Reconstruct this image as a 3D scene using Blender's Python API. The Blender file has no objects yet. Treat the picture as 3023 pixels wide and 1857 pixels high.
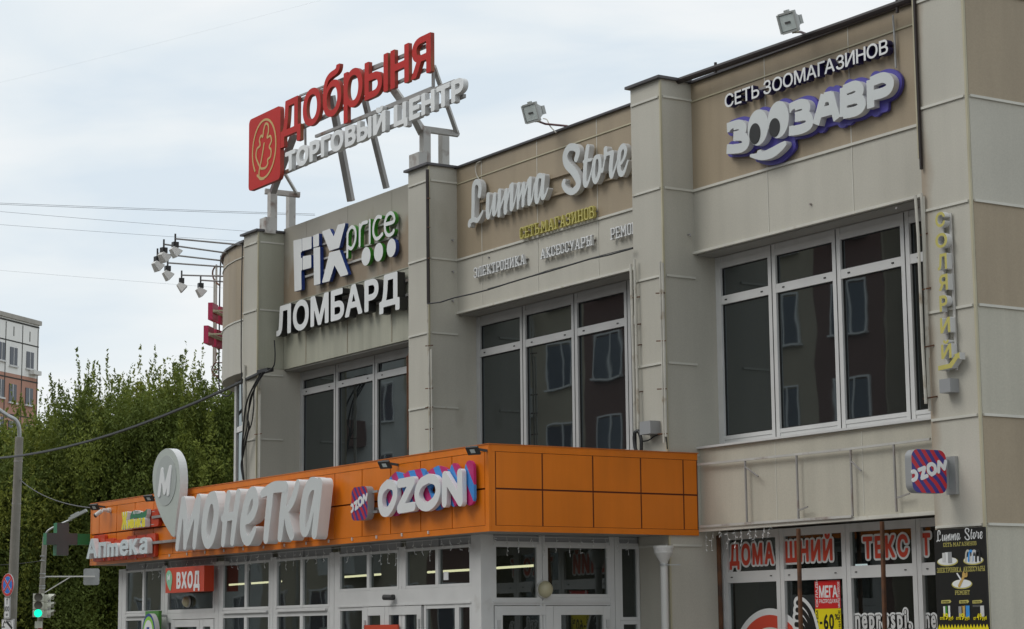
import bpy, bmesh, math, random
import numpy as np
from mathutils import Vector, Matrix
from mathutils.geometry import tessellate_polygon
random.seed(7); RNG = np.random.default_rng(7)
scene = bpy.context.scene
col = scene.collection
R = math.radians

# ---------------------------------------------------------------- camera
EYE = 1.75
F_PX, YAW, PITCH, ROLL = 6264.86, -1.00071941, .149510353, -.00973464
IMG_W, IMG_H = 3023., 1857.
_f = np.array([math.sin(YAW)*math.cos(PITCH), math.cos(YAW)*math.cos(PITCH), math.sin(PITCH)])
_r = np.array([math.cos(YAW), -math.sin(YAW), 0.]); _u = np.cross(_r, _f)
RT = _r*math.cos(ROLL)+_u*math.sin(ROLL); UP = -_r*math.sin(ROLL)+_u*math.cos(ROLL)
cam_data = bpy.data.cameras.new('camera'); cam = bpy.data.objects.new('camera', cam_data); col.objects.link(cam)
cam.matrix_world = Matrix(((RT[0], UP[0], -_f[0], 0), (RT[1], UP[1], -_f[1], 0), (RT[2], UP[2], -_f[2], EYE), (0, 0, 0, 1)))
cam_data.sensor_width = 36; cam_data.lens = F_PX/IMG_W*36; cam_data.clip_end = 5000; cam_data.clip_start = .1
scene.camera = cam

# ---------------------------------------------------------------- sky, sun, exposure
scene.view_settings.view_transform = 'Standard'; scene.view_settings.look = 'None'
scene.view_settings.exposure = 0; scene.view_settings.gamma = 1
SUN_EL, SUN_AZ = R(48), R(200)       # azimuth measured from +y clockwise
w = bpy.data.worlds.new('World'); scene.world = w; w.use_nodes = True
nt = w.node_tree; nt.nodes.clear()
def N(t, **k):
    n = nt.nodes.new(t)
    for a, b in k.items(): setattr(n, a, b)
    return n
sky = N('ShaderNodeTexSky', sky_type='NISHITA', sun_disc=False, sun_elevation=SUN_EL, sun_rotation=SUN_AZ, dust_density=2.0)
sc_ = N('ShaderNodeVectorMath', operation='SCALE'); sc_.inputs['Scale'].default_value = .11
nt.links.new(sky.outputs[0], sc_.inputs[0])
tc = N('ShaderNodeTexCoord'); mp = N('ShaderNodeMapping'); mp.inputs['Scale'].default_value = (1.6, 1.6, 7.0)
mp.inputs['Rotation'].default_value = (.06, .10, 0)
nt.links.new(tc.outputs['Generated'], mp.inputs[0])
ns = N('ShaderNodeTexNoise'); ns.inputs['Scale'].default_value = 2.6; ns.inputs['Detail'].default_value = 5; ns.inputs['Roughness'].default_value = .48
ns.inputs['Distortion'].default_value = .5
nt.links.new(mp.outputs[0], ns.inputs[0])
cr = N('ShaderNodeValToRGB')
cr.color_ramp.elements[0].position = .34; cr.color_ramp.elements[0].color = (.76, .85, .922, 1)
cr.color_ramp.elements[1].position = .58; cr.color_ramp.elements[1].color = (.95, .978, .985, 1)
e = cr.color_ramp.elements.new(.47); e.color = (.87, .928, .958, 1)
nt.links.new(ns.outputs[0], cr.inputs[0])
mx = N('ShaderNodeMixRGB'); mx.inputs[0].default_value = .90
nt.links.new(sc_.outputs[0], mx.inputs[1]); nt.links.new(cr.outputs[0], mx.inputs[2])
bg = N('ShaderNodeBackground'); bg.inputs[1].default_value = 1.0
nt.links.new(mx.outputs[0], bg.inputs[0]); wo = N('ShaderNodeOutputWorld'); nt.links.new(bg.outputs[0], wo.inputs[0])
sun_d = bpy.data.lights.new('sun', 'SUN'); sun_d.energy = 1.1; sun_d.angle = R(28); sun_d.color = (1, .975, .93)
sun = bpy.data.objects.new('sun', sun_d); col.objects.link(sun)
_sd = Vector((math.sin(SUN_AZ)*math.cos(SUN_EL), math.cos(SUN_AZ)*math.cos(SUN_EL), math.sin(SUN_EL)))
sun.rotation_euler = _sd.to_track_quat('Z', 'Y').to_euler(); sun.location = _sd*60

# ---------------------------------------------------------------- pixel -> point on a real plane
def ray(u, v):
    a, b = (u-IMG_W/2)/F_PX, (v-IMG_H/2)/F_PX
    return RT*a-UP*b+_f
def at(u, v, x=None, y=None, z=None, d=None, plane=None):
    q = ray(u, v)
    if y is not None: t = y/q[1]
    elif x is not None: t = x/q[0]
    elif z is not None: t = (z-EYE)/q[2]
    elif d is not None: t = d
    else:
        p0, n = plane; n = np.array(n); t = np.dot(np.array(p0)-np.array((0, 0, EYE)), n)/np.dot(q, n)
    return Vector((q[0]*t, q[1]*t, q[2]*t+EYE))
class Zm:                                             # a magnified crop of the photo: origin and scale
    def __init__(s, x0, y0, k): s.x0, s.y0, s.k = x0, y0, k
    def __call__(s, a, b): return s.x0+a/s.k, s.y0+b/s.k

# ---------------------------------------------------------------- materials
MATS = {}
def mat(name, c, rough=.6, var=.12, vs=1.2, streak=0., metal=0., bump=0., spec=.5, dirt=None, fine=0., emit=None, zone=None):
    m = bpy.data.materials.new(name); m.use_nodes = True; t = m.node_tree; b = t.nodes['Principled BSDF']; MATS[name] = m
    b.inputs['Roughness'].default_value = rough; b.inputs['Metallic'].default_value = metal; b.inputs['Specular IOR Level'].default_value = spec
    L = t.links.new
    g = t.nodes.new('ShaderNodeNewGeometry')
    def noise(scale, sc3, det=4):
        mpn = t.nodes.new('ShaderNodeMapping'); mpn.inputs['Scale'].default_value = sc3; L(g.outputs['Position'], mpn.inputs[0])
        n = t.nodes.new('ShaderNodeTexNoise'); n.inputs['Scale'].default_value = scale; n.inputs['Detail'].default_value = det
        L(mpn.outputs[0], n.inputs[0]); return n.outputs[0]
    def ramp(s, lo, hi, a, bb):
        r = t.nodes.new('ShaderNodeMapRange'); L(s, r.inputs[0])
        for i, v in enumerate((lo, hi, a, bb)): r.inputs[i+1].default_value = v
        return r.outputs[0]
    f = ramp(noise(vs, (1, 1, 1)), .3, .7, 1-var, 1+var)
    def mul(a, bb):
        q = t.nodes.new('ShaderNodeMath'); q.operation = 'MULTIPLY'; L(a, q.inputs[0]); L(bb, q.inputs[1]); return q.outputs[0]
    if streak: f = mul(f, ramp(noise(2.1, (2.2, 2.2, .22), 5), .42, .78, 1., 1.-streak))
    if fine: f = mul(f, ramp(noise(60, (1, 1, 1), 2), .3, .7, 1-fine, 1+fine))
    vm = t.nodes.new('ShaderNodeVectorMath'); vm.operation = 'SCALE'; vm.inputs[0].default_value = c[:3]; L(f, vm.inputs['Scale'])
    out = vm.outputs[0]
    if dirt:                                         # (colour, scale, threshold)
        mm = t.nodes.new('ShaderNodeMixRGB'); L(ramp(noise(dirt[1], dirt[3] if len(dirt) > 3 else (1, 1, 1), 6), dirt[2], dirt[2]+.16, 0, .85), mm.inputs[0])
        L(out, mm.inputs[1]); mm.inputs[2].default_value = (*dirt[0], 1); out = mm.outputs[0]
    if zone:                                         # a stain with its own outline: (colour, axis, full, none, wobble, strength)
        sx = t.nodes.new('ShaderNodeSeparateXYZ'); L(g.outputs['Position'], sx.inputs[0])
        wob = ramp(noise(1.7, (1.6, 1.6, .8) if zone[1] == 2 else (1, 1, 1), 5), .25, .75, -zone[4], zone[4])
        ad = t.nodes.new('ShaderNodeMath'); L(sx.outputs[zone[1]], ad.inputs[0]); L(wob, ad.inputs[1])
        mm = t.nodes.new('ShaderNodeMixRGB'); L(ramp(ad.outputs[0], zone[3], zone[2], 0, zone[5]), mm.inputs[0]); L(out, mm.inputs[1]); mm.inputs[2].default_value = (*zone[0], 1); out = mm.outputs[0]
    L(out, b.inputs['Base Color'])
    if bump:
        bn = t.nodes.new('ShaderNodeBump'); bn.inputs['Strength'].default_value = bump; bn.inputs['Distance'].default_value = .02
        L(noise(9, (1, 1, 1)), bn.inputs['Height']); L(bn.outputs[0], b.inputs['Normal'])
    if emit: b.inputs['Emission Color'].default_value = (*emit[0], 1); b.inputs['Emission Strength'].default_value = emit[1]
    return m
def glass(name, tint, trans, wave=.03, wscale=.9, refl=1.0, ior=1.6):
    m = bpy.data.materials.new(name); m.use_nodes = True; t = m.node_tree; t.nodes.clear(); L = t.links.new; MATS[name] = m
    o = t.nodes.new('ShaderNodeOutputMaterial'); g = t.nodes.new('ShaderNodeNewGeometry')
    n = t.nodes.new('ShaderNodeTexNoise'); n.inputs['Scale'].default_value = wscale; n.inputs['Detail'].default_value = 1.5; L(g.outputs['Position'], n.inputs[0])
    bp = t.nodes.new('ShaderNodeBump'); bp.inputs['Strength'].default_value = 1; bp.inputs['Distance'].default_value = wave; L(n.outputs[0], bp.inputs['Height'])
    gl = t.nodes.new('ShaderNodeBsdfGlossy'); gl.inputs['Roughness'].default_value = .015; gl.inputs[0].default_value = (refl*.88, refl*.97, refl, 1); L(bp.outputs[0], gl.inputs['Normal'])
    df = t.nodes.new('ShaderNodeBsdfDiffuse'); df.inputs[0].default_value = (*tint, 1)
    tr = t.nodes.new('ShaderNodeBsdfTransparent'); tr.inputs[0].default_value = (.68, .70, .67, 1)
    m1 = t.nodes.new('ShaderNodeMixShader'); m1.inputs[0].default_value = trans; L(df.outputs[0], m1.inputs[1]); L(tr.outputs[0], m1.inputs[2])
    fr = t.nodes.new('ShaderNodeFresnel'); fr.inputs[0].default_value = ior
    bf = t.nodes.new('ShaderNodeMath'); bf.operation = 'MULTIPLY_ADD'; L(g.outputs['Backfacing'], bf.inputs[0]); bf.inputs[1].default_value = -1; bf.inputs[2].default_value = 1
    mf = t.nodes.new('ShaderNodeMath'); mf.operation = 'MULTIPLY'; L(fr.outputs[0], mf.inputs[0]); L(bf.outputs[0], mf.inputs[1])
    m2 = t.nodes.new('ShaderNodeMixShader'); L(mf.outputs[0], m2.inputs[0]); L(m1.outputs[0], m2.inputs[1]); L(gl.outputs[0], m2.inputs[2]); L(m2.outputs[0], o.inputs[0])
    return m
GREY = mat('grey facade panel', (.50, .477, .410), .55, .09, .45, .07, fine=.05, dirt=((.36, .335, .27), 1.4, .66, (1, 1, .5)))
GREEN_GREY = mat('weathered grey green panel', (.40, .395, .315), .55, .08, .6, .22, fine=.05)
BROWN = mat('brown facade panel', (.365, .295, .205), .55, .06, .5, .13, fine=.05)
STAINB = mat('stained brown panel', (.30, .235, .165), .6, .10, .7, .1, fine=.05, dirt=((.37, .34, .28), 1.1, .56, (1.3, 1, .45)), zone=((.42, .40, .34), 2, 8.45, 7.95, .35, .9))
GREYR = mat('rust stained grey panel', (.50, .477, .410), .55, .09, .45, .07, fine=.05, zone=((.26, .16, .08), 0, -16.66, -16.52, .09, .55))
CREAM = mat('cream facade panel', (.50, .475, .395), .55, .06, .6, .12, fine=.05)
TRIM = mat('pale joint trim', (.60, .585, .52), .45, .1, 2., dirt=((.30, .25, .15), 4., .62))
YTRIM = mat('yellowed joint trim', (.47, .43, .30), .5, .1, 2.)
CAP = mat('dark roof flashing', (.075, .07, .075), .4, .15, 2., metal=.3)
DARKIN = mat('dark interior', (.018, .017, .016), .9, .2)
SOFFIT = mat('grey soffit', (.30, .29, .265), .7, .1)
PVC = mat('white window plastic', (.62, .62, .61), .35, .05, 3., dirt=((.38, .36, .32), 2.2, .66))
PVCG = mat('grey upper window plastic', (.50, .50, .495), .35, .05, 3.)
GASKET = mat('black rubber', (.02, .02, .02), .6)
GLASS_UP = glass('dark upper window glass', (.012, .014, .015), .0, .0013, 1.1, ior=2.25)
GLASS_SH = glass('shop window glass', (.016, .018, .017), .7, .003, 1.0, ior=1.9)
ORANGE = mat('orange cassette panel', (.74, .19, .006), .36, .09, .9, .14, bump=.03)
OGAP = mat('dark red panel gap', (.10, .018, .004), .8)
WHITE = mat('white sign acrylic', (.76, .77, .765), .3, .03, 2.)
WHITE_S = mat('grey white sign side', (.62, .62, .61), .45, .05, 2., .10)
FACEGREY = mat('unlit light grey sign face', (.61, .635, .63), .35, .03, 2.)
PINGREY = mat('pale grey green pin face', (.46, .50, .46), .35, .03, 2.)
PINDISC = mat('grey pin disc', (.40, .43, .41), .35, .03, 2.)
RED = mat('red sign paint', (.52, .020, .014), .5, .08, 1.5, spec=.2)
RED_S = mat('weathered red sign side', (.30, .035, .018), .55, .2, 3., dirt=((.26, .11, .035), 3.5, .52))
GOLD = mat('gold sign film', (.55, .36, .11), .4, .05)
BLUE = mat('deep blue sign side', (.018, .05, .24), .35, .08)
BLUEP = mat('violet blue sign backing', (.075, .062, .33), .4, .06)
NAVY = mat('navy sign side', (.018, .014, .075), .4, .08)
GREEN = mat('green sign side', (.045, .26, .022), .35, .08)
BLACK_S = mat('near black sign side', (.022, .022, .022), .45, .1)
YELLOW = mat('faded yellow sign face', (.51, .455, .13), .4, .06)
YELLOWB = mat('bright yellow film', (.78, .66, .01), .4, .04)
STEEL = mat('grey painted steel', (.30, .29, .28), .5, .15, 3., dirt=((.16, .07, .03), 3., .58), bump=.1)
WSTEEL = mat('flaking white steel', (.50, .49, .46), .5, .1, 3., dirt=((.15, .07, .04), 4., .56), bump=.1)
GALV = mat('galvanised steel', (.42, .43, .43), .4, .1, 4., metal=.5)
RUST = mat('rusty steel', (.13, .055, .025), .8, .3, 6., dirt=((.06, .035, .025), 5., .5))
BRPIPE = mat('dark brown pipe', (.022, .014, .013), .5, .2)
CABLE = mat('black cable', (.012, .012, .013), .5)
CONDUIT = mat('off white conduit', (.52, .50, .44), .5, .1, 4., dirt=((.24, .16, .08), 5., .58))
BOXG = mat('grey plastic box', (.30, .305, .31), .45, .06)
LAMPG = mat('pale grey lamp housing', (.40, .415, .40), .4, .08)
LAMPW = mat('white lamp housing', (.66, .65, .62), .4, .05)
LAMPK = mat('black lamp housing', (.03, .03, .03), .45)
LENS = mat('lamp glass', (.60, .66, .64), .08, .1, 6., spec=.8)
CONC = mat('pole concrete', (.25, .235, .205), .85, .12, 3., bump=.3, fine=.1)
PINK = mat('pink red channel letter', (.55, .035, .11), .45, .1)
MAG = mat('magenta film', (.52, .02, .16), .4)
CYAN = mat('light blue film', (.06, .30, .70), .4)
DGREEN = mat('dark green acrylic', (.012, .17, .065), .4)
DGREY = mat('dark grey led panel', (.08, .08, .08), .5)
REDOR = mat('orange red sign box', (.55, .055, .018), .4, .05)
MINT = mat('mint film', (.22, .52, .33), .4)
BLACKF = mat('black banner film', (.014, .014, .013), .38, .1)
REDF = mat('red film', (.60, .02, .02), .4, .04)
DECR = mat('red window lettering', (.58, .06, .03), .45, .05)
DECW = mat('white window film', (.66, .67, .66), .45, .04)
BULB = mat('cream lamp globe', (.50, .46, .30), .3, .05)
ASPH = mat('asphalt', (.05, .05, .05), .9, .2, 3., bump=.3, fine=.2)
PAVE = mat('paving slabs', (.26, .25, .24), .85, .15, 2., bump=.2)
GRND = mat('bare ground', (.12, .11, .08), .95, .3, .3)
BARK = mat('grey brown bark', (.09, .07, .05), .9, .3, 4., bump=.6)
TUBE = mat('lit tube lamp', (.9, .9, .8), .4, 0., emit=((1., .95, .62), 3.2))
GLOW = mat('lit green signal lens', (.02, .5, .35), .3, 0., emit=((.0, 1., .60), 1.1))
def leafmat(name, c):
    m = mat(name, c, .65, .35, .5, spec=.12); t = m.node_tree; b = t.nodes['Principled BSDF']
    tr = t.nodes.new('ShaderNodeBsdfTranslucent'); tr.inputs[0].default_value = (c[0]*1.6, c[1]*1.6, c[2]*1.1, 1)
    ms = t.nodes.new('ShaderNodeMixShader'); ms.inputs[0].default_value = .22
    o = [n for n in t.nodes if n.type == 'OUTPUT_MATERIAL'][0]
    t.links.new(b.outputs[0], ms.inputs[1]); t.links.new(tr.outputs[0], ms.inputs[2]); t.links.new(ms.outputs[0], o.inputs[0]); return m
LEAF = [leafmat('green willow leaves', (.165, .195, .042)), leafmat('dark willow leaves', (.115, .148, .036)), leafmat('yellow green willow leaves', (.20, .22, .046))]

# ---------------------------------------------------------------- object helpers
WLOC = {}
def thing(name, label, cat, loc, group=None):
    o = bpy.data.objects.new(name, None); o.empty_display_size = .2; col.objects.link(o); o.location = loc; WLOC[o.name] = Vector(loc)
    o['label'] = label; o['category'] = cat
    if group: o['group'] = group
    return o
def tag(o, label, cat, group=None):
    o['label'] = label; o['category'] = cat
    if group: o['group'] = group
    return o
class MB:
    def __init__(s): s.v = []; s.f = []; s.m = []
    def add(s, vs, fs, mi=0):
        b = len(s.v); s.v += [tuple(p) for p in vs]; s.f += [tuple(i+b for i in q) for q in fs]; s.m += [mi]*len(fs); return s
    def box(s, x0, x1, y0, y1, z0, z1, mi=0):
        v = [(x, y, z) for z in (z0, z1) for y in (y0, y1) for x in (x0, x1)]
        return s.add(v, [(0, 2, 3, 1), (4, 5, 7, 6), (0, 1, 5, 4), (2, 6, 7, 3), (0, 4, 6, 2), (1, 3, 7, 5)], mi)
    def obox(s, c, ux, uy, uz, hx, hy, hz, mi=0):
        c, ux, uy, uz = map(Vector, (c, ux, uy, uz))
        v = [c+ux*(a*hx)+uy*(b*hy)+uz*(d*hz) for d in (-1, 1) for b in (-1, 1) for a in (-1, 1)]
        return s.add(v, [(0, 2, 3, 1), (4, 5, 7, 6), (0, 1, 5, 4), (2, 6, 7, 3), (0, 4, 6, 2), (1, 3, 7, 5)], mi)
    def bar(s, p, q, wx, wy=None, mi=0, up=(0, 0, 1)):
        p, q = Vector(p), Vector(q); d = (q-p); L = d.length; d.normalize(); u = Vector(up)
        if abs(d.dot(u)) > .95: u = Vector((0, 1, 0))
        a = d.cross(u).normalized(); b = a.cross(d).normalized()
        return s.obox((p+q)/2, d, a, b, L/2, wx/2, (wy or wx)/2, mi)
    def tube(s, pts, r, n=8, mi=0, cap=True):
        pts = [Vector(p) for p in pts]; rr = r if isinstance(r, (list, tuple)) else [r]*len(pts); b = len(s.v); ref = None
        for i, p in enumerate(pts):
            d = (pts[min(i+1, len(pts)-1)]-pts[max(i-1, 0)]).normalized()
            if ref is None: ref = Vector((0, 0, 1)) if abs(d.z) < .9 else Vector((0, 1, 0))
            a = d.cross(ref).normalized(); c = a.cross(d).normalized(); ref = c
            for k in range(n):
                t = 2*math.pi*k/n; s.v.append(tuple(p+a*(math.cos(t)*rr[i])+c*(math.sin(t)*rr[i])))
        for i in range(len(pts)-1):
            for k in range(n):
                k2 = (k+1) % n; s.f.append((b+i*n+k, b+i*n+k2, b+(i+1)*n+k2, b+(i+1)*n+k)); s.m.append(mi)
        if cap:
            s.f.append(tuple(b+k for k in range(n))[::-1]); s.m.append(mi); e = b+(len(pts)-1)*n
            s.f.append(tuple(e+k for k in range(n))); s.m.append(mi)
        return s
    def lathe(s, c, axis, prof, n=20, mi=0):            # prof: (distance along axis, radius)
        c, axis = Vector(c), Vector(axis).normalized()
        return s.tube([c+axis*(h+i*1e-5) for i, (h, _) in enumerate(prof)], [max(r, 1e-4) for _, r in prof], n, mi) if all(prof[i][0] < prof[i+1][0] for i in range(len(prof)-1)) else s._lathe(c, axis, prof, n, mi)
    def _lathe(s, c, axis, prof, n, mi):
        u = Vector((0, 0, 1)) if abs(axis.z) < .9 else Vector((0, 1, 0)); a = axis.cross(u).normalized(); d = a.cross(axis); b = len(s.v)
        for h, r in prof:
            for k in range(n):
                t = 2*math.pi*k/n; s.v.append(tuple(c+axis*h+a*(math.cos(t)*max(r, 1e-4))+d*(math.sin(t)*max(r, 1e-4))))
        for i in range(len(prof)-1):
            for k in range(n):
                k2 = (k+1) % n; s.f.append((b+i*n+k, b+i*n+k2, b+(i+1)*n+k2, b+(i+1)*n+k)); s.m.append(mi)
        return s
    def prism(s, glyph, P, d0, d1, m0=0, m1=1):         # glyph in plane coordinates, P(a,b,depth) -> world, faces at d0 (front) and d1
        pts, faces, edges = glyph[:3]; n = len(pts); b = len(s.v)
        s.v += [tuple(P(a, c, d0)) for a, c in pts]+[tuple(P(a, c, d1)) for a, c in pts]
        for q in faces:
            s.f.append(tuple(b+i for i in q)); s.m.append(m0); s.f.append(tuple(b+n+i for i in q[::-1])); s.m.append(m1)
        for i, j in edges: s.f.append((b+i, b+j, b+n+j, b+n+i)); s.m.append(m1)
        return s
    def build(s, name, mats, parent=None, smooth=False, recalc=True):
        me = bpy.data.meshes.new(name); V = np.array(s.v, dtype=float)
        c = (V.min(0)+V.max(0))/2; me.from_pydata((V-c).tolist(), [], s.f)
        for m in (mats if isinstance(mats, (list, tuple)) else [mats]): me.materials.append(m)
        me.polygons.foreach_set('material_index', s.m)
        if recalc:
            bm = bmesh.new(); bm.from_mesh(me); bmesh.ops.recalc_face_normals(bm, faces=bm.faces[:]); bm.to_mesh(me); bm.free()
        if smooth: me.shade_smooth()
        me.update()
        o = bpy.data.objects.new(name, me); col.objects.link(o)
        cv = Vector(c)
        if parent is not None:
            o.parent = parent; o.location = cv-WLOC[parent.name]
        else: o.location = cv
        WLOC[o.name] = cv
        return o
def struct(o): o['kind'] = 'structure'; return o

# ---------------------------------------------------------------- glyphs: font outlines and drawn strokes
_tc = {}; _lp = {}
def glyph_loops(ch):
    if ch in _lp: return _lp[ch]
    c = bpy.data.curves.new('glyph', 'FONT'); c.body = ch
    o = bpy.data.objects.new('glyph', c); col.objects.link(o); bpy.context.view_layer.update()
    cu = o.to_curve(bpy.context.evaluated_depsgraph_get()); out = []
    for s in cu.splines:
        b = s.bezier_points; L = []
        for k in range(len(b)):
            p, q = b[k], b[(k+1) % len(b)]; p0, p1, p2, p3 = p.co, p.handle_right, q.handle_left, q.co
            straight = (p1-p0).length < 1e-5 and (p3-p2).length < 1e-5
            n = 1 if straight else 6
            for t in [m/n for m in range(n)]:
                v = p0*(1-t)**3+p1*3*t*(1-t)**2+p2*3*t*t*(1-t)+p3*t**3; L.append((v.x, v.y))
        out.append(L)
    o.to_curve_clear(); bpy.data.objects.remove(o); bpy.data.curves.remove(c)
    _lp[ch] = out; return out
def glyph_char(ch, off=0.):
    k = (ch, off)
    if k not in _tc: L = glyph_loops(ch); _tc[k] = (*strokes([], polys=[L], out=off+.003, res=.010), L)
    return _tc[k]
def outline_loops(g): return g[3]
def xform(g, fn): return ([fn(a, b) for a, b in g[0]], g[1], g[2])+(([[fn(a, b) for a, b in l] for l in g[3]],) if len(g) > 3 else ())
KERN = {'ГА': -.10, 'ГО': -.05, 'ТО': -.04, 'ЬЗ': .0, 'РД': -.05, 'БА': -.04, 'АР': .0}
def word(text, x0, x1, zb, zt, ref='Н', off=0., gap=.075, slant=0., space=.32, getter=None):
    """list of (char, glyph) fitted so that the word spans x0..x1 and ref spans zb..zt"""
    gs = []; x = 0.
    for ch in text:
        if ch == ' ': x += space; continue
        g = (getter or glyph_char)(ch, off) if getter is None else getter(ch)
        xs = [p[0] for p in g[0]]; a, b = min(xs), max(xs)
        if gs and not getter: x += KERN.get(gs[-1][0]+ch, 0)
        gs.append((ch, g, x-a)); x += b-a+gap
    x -= gap
    h = max(p[1] for p in ((getter(ref) if getter else glyph_char(ref))[0])); k = (x1-x0)/x; kz = (zt-zb)/h
    return [(ch, xform(g, lambda a, b, dx=dx: (x0+(a+dx)*k+slant*b*kz, zb+b*kz))) for ch, g, dx in gs]
def cells(F, xs, zs):
    """filled region F<0 of a grid: runs of whole cells as quads, border cells cut along the zero line"""
    S = F < 0; pts = []; pid = {}; faces = []; edges = []
    def V(k, x, z):
        if k not in pid: pid[k] = len(pts); pts.append((x, z))
        return pid[k]
    def C(i, j): return V((0, i, j), xs[j], zs[i])
    def H(i, j): a = F[i, j]/(F[i, j]-F[i, j+1]); return V((1, i, j), xs[j]+a*(xs[j+1]-xs[j]), zs[i])
    def W(i, j): a = F[i, j]/(F[i, j]-F[i+1, j]); return V((2, i, j), xs[j], zs[i]+a*(zs[i+1]-zs[i]))
    code = S[:-1, :-1]*1+S[:-1, 1:]*2+S[1:, 1:]*4+S[1:, :-1]*8
    for i in range(code.shape[0]):
        row = code[i]; full = np.concatenate(([0], (row == 15).astype(int), [0])); d = np.diff(full)
        for a, b in zip(np.where(d == 1)[0], np.where(d == -1)[0]): faces.append((C(i, a), C(i, b), C(i+1, b), C(i+1, a)))
    for i, j in zip(*np.where((code > 0) & (code < 15))):
        c = int(code[i, j])
        ring = [(C, i, j, 1), (H, i, j, 0), (C, i, j+1, 2), (W, i, j+1, 0), (C, i+1, j+1, 4), (H, i+1, j, 0), (C, i+1, j, 8), (W, i, j, 0)]
        bits = [1, 2, 4, 8]; poly = []; cut = []
        for k in range(4):
            ins, nin = bool(c & bits[k]), bool(c & bits[(k+1) % 4])
            if ins: poly.append(ring[2*k][0](ring[2*k][1], ring[2*k][2]))
            if ins != nin: q = ring[2*k+1]; v = q[0](q[1], q[2]); poly.append(v); cut.append((v, ins))
        faces.append(tuple(poly)); n = len(cut)
        for k in range(n):
            if cut[k][1]: edges.append((cut[k][0], cut[(k+1) % n][0]))
    return (pts, faces, edges)
def fill(loops):
    pts = [p for l in loops for p in l]
    tris = tessellate_polygon([[Vector((p[0], p[1], 0)) for p in l] for l in loops]); edges = []; b = 0
    for l in loops:
        edges += [(b+i, b+(i+1) % len(l)) for i in range(len(l))]; b += len(l)
    return (pts, [tuple(t) for t in tris], edges)
def smooth_path(p, n=5):
    if len(p) < 3: return p
    out = []
    for i in range(len(p)-1):
        a, b, c, d = p[max(i-1, 0)], p[i], p[i+1], p[min(i+2, len(p)-1)]
        for k in range(n):
            t = k/n; out.append(tuple(.5*((2*b[q])+(-a[q]+c[q])*t+(2*a[q]-5*b[q]+4*c[q]-d[q])*t*t+(-a[q]+3*b[q]-3*c[q]+d[q])*t**3) for q in range(len(b))))
    out.append(p[-1]); return out
def strokes(paths, r=.05, out=0., res=None, smooth=True, butt=False, polys=(), holes=(), cut=False):
    """union of thick strokes (points (x,z[,radius])) and polygons, as a filled glyph; out grows it"""
    segs = []
    for p in paths:
        p = [tuple(q) if len(q) == 3 else (*q, r) for q in p]
        if smooth: p = smooth_path(p)
        segs += [(p[i], p[i+1], butt) for i in range(len(p)-1)]+([('cut', p)] if cut else [])
    allp = [q for s in segs if s[0] != 'cut' for q in s[:2]]; PP = [q for P in polys for l in (P if isinstance(P[0], list) else [P]) for q in l]; PX = [q[0] for q in allp+PP]; PZ = [q[1] for q in allp+PP]
    m = max([q[2] for q in allp]+[0])+out+.02; x0, x1, z0, z1 = min(PX)-m, max(PX)+m, min(PZ)-m, max(PZ)+m
    h = res or max(.004, min(.012, (z1-z0)/70)); nx, nz = int((x1-x0)/h)+2, int((z1-z0)/h)+2
    xs = x0+np.arange(nx)*h; zs = z0+np.arange(nz)*h; X, Z = np.meshgrid(xs, zs); F = np.full(X.shape, 9.)
    G = F.copy()
    for sg in segs:
        if sg[0] == 'cut':
            for e, f in ((sg[1][0], sg[1][min(2, len(sg[1])-1)]), (sg[1][-1], sg[1][max(-3, -len(sg[1]))])):
                dx, dz = f[0]-e[0], f[1]-e[1]; L = math.hypot(dx, dz); al = -((X-e[0])*dx+(Z-e[1])*dz)/L
                F = np.where((np.hypot(X-e[0], Z-e[1]) < 1.7*e[2]) & (al > -.3*e[2]), np.maximum(F, al), F)
            G = np.minimum(G, F); F = np.full(X.shape, 9.); continue
        a, b, bt = sg
        dx, dz = b[0]-a[0], b[1]-a[1]; L2 = dx*dx+dz*dz+1e-12; L = math.sqrt(L2)
        t = ((X-a[0])*dx+(Z-a[1])*dz)/L2
        if bt:
            per = np.abs((X-a[0])*dz-(Z-a[1])*dx)/L-a[2]; al = np.abs(t-.5)*L-L/2
            D = np.maximum(per, al)
        else:
            tc_ = np.clip(t, 0, 1); D = np.hypot(X-a[0]-tc_*dx, Z-a[1]-tc_*dz)-(a[2]+(b[2]-a[2])*tc_)
        F = np.minimum(F, D)
    F = np.minimum(F, G)
    def psd(P):
        D = np.full(X.shape, 9.); ins = np.zeros(X.shape, int)
        for a, b in [(l[i], l[(i+1) % len(l)]) for l in (P if isinstance(P[0], list) else [P]) for i in range(len(l))]:
            dx, dz = b[0]-a[0], b[1]-a[1]; t = np.clip(((X-a[0])*dx+(Z-a[1])*dz)/(dx*dx+dz*dz+1e-12), 0, 1)
            D = np.minimum(D, np.hypot(X-a[0]-t*dx, Z-a[1]-t*dz))
            if abs(dz) > 1e-12:
                c = ((a[1] > Z) != (b[1] > Z)) & (X < dx*(Z-a[1])/dz+a[0]); ins += np.where(c, 1 if dz > 0 else -1, 0)
        return np.where(ins != 0, -D, D)
    for P in polys: F = np.minimum(F, psd(P))
    for P in holes: F = np.maximum(F, -psd(P))
    F = F-out+1e-7
    return cells(F, xs, zs)
def ellipse(cx, cz, a, b, n=40, rot=0.):
    return [(cx+a*math.cos(t)*math.cos(rot)-b*math.sin(t)*math.sin(rot), cz+a*math.cos(t)*math.sin(rot)+b*math.sin(t)*math.cos(rot)) for t in [2*math.pi*k/n for k in range(n)]]
def rrect(x0, x1, z0, z1, r, n=6):
    o = []
    for cx, cz, a0 in ((x1-r, z0+r, -90), (x1-r, z1-r, 0), (x0+r, z1-r, 90), (x0+r, z0+r, 180)):
        o += [(cx+r*math.cos(R(a0+90*k/n)), cz+r*math.sin(R(a0+90*k/n))) for k in range(n+1)]
    return o
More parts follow.
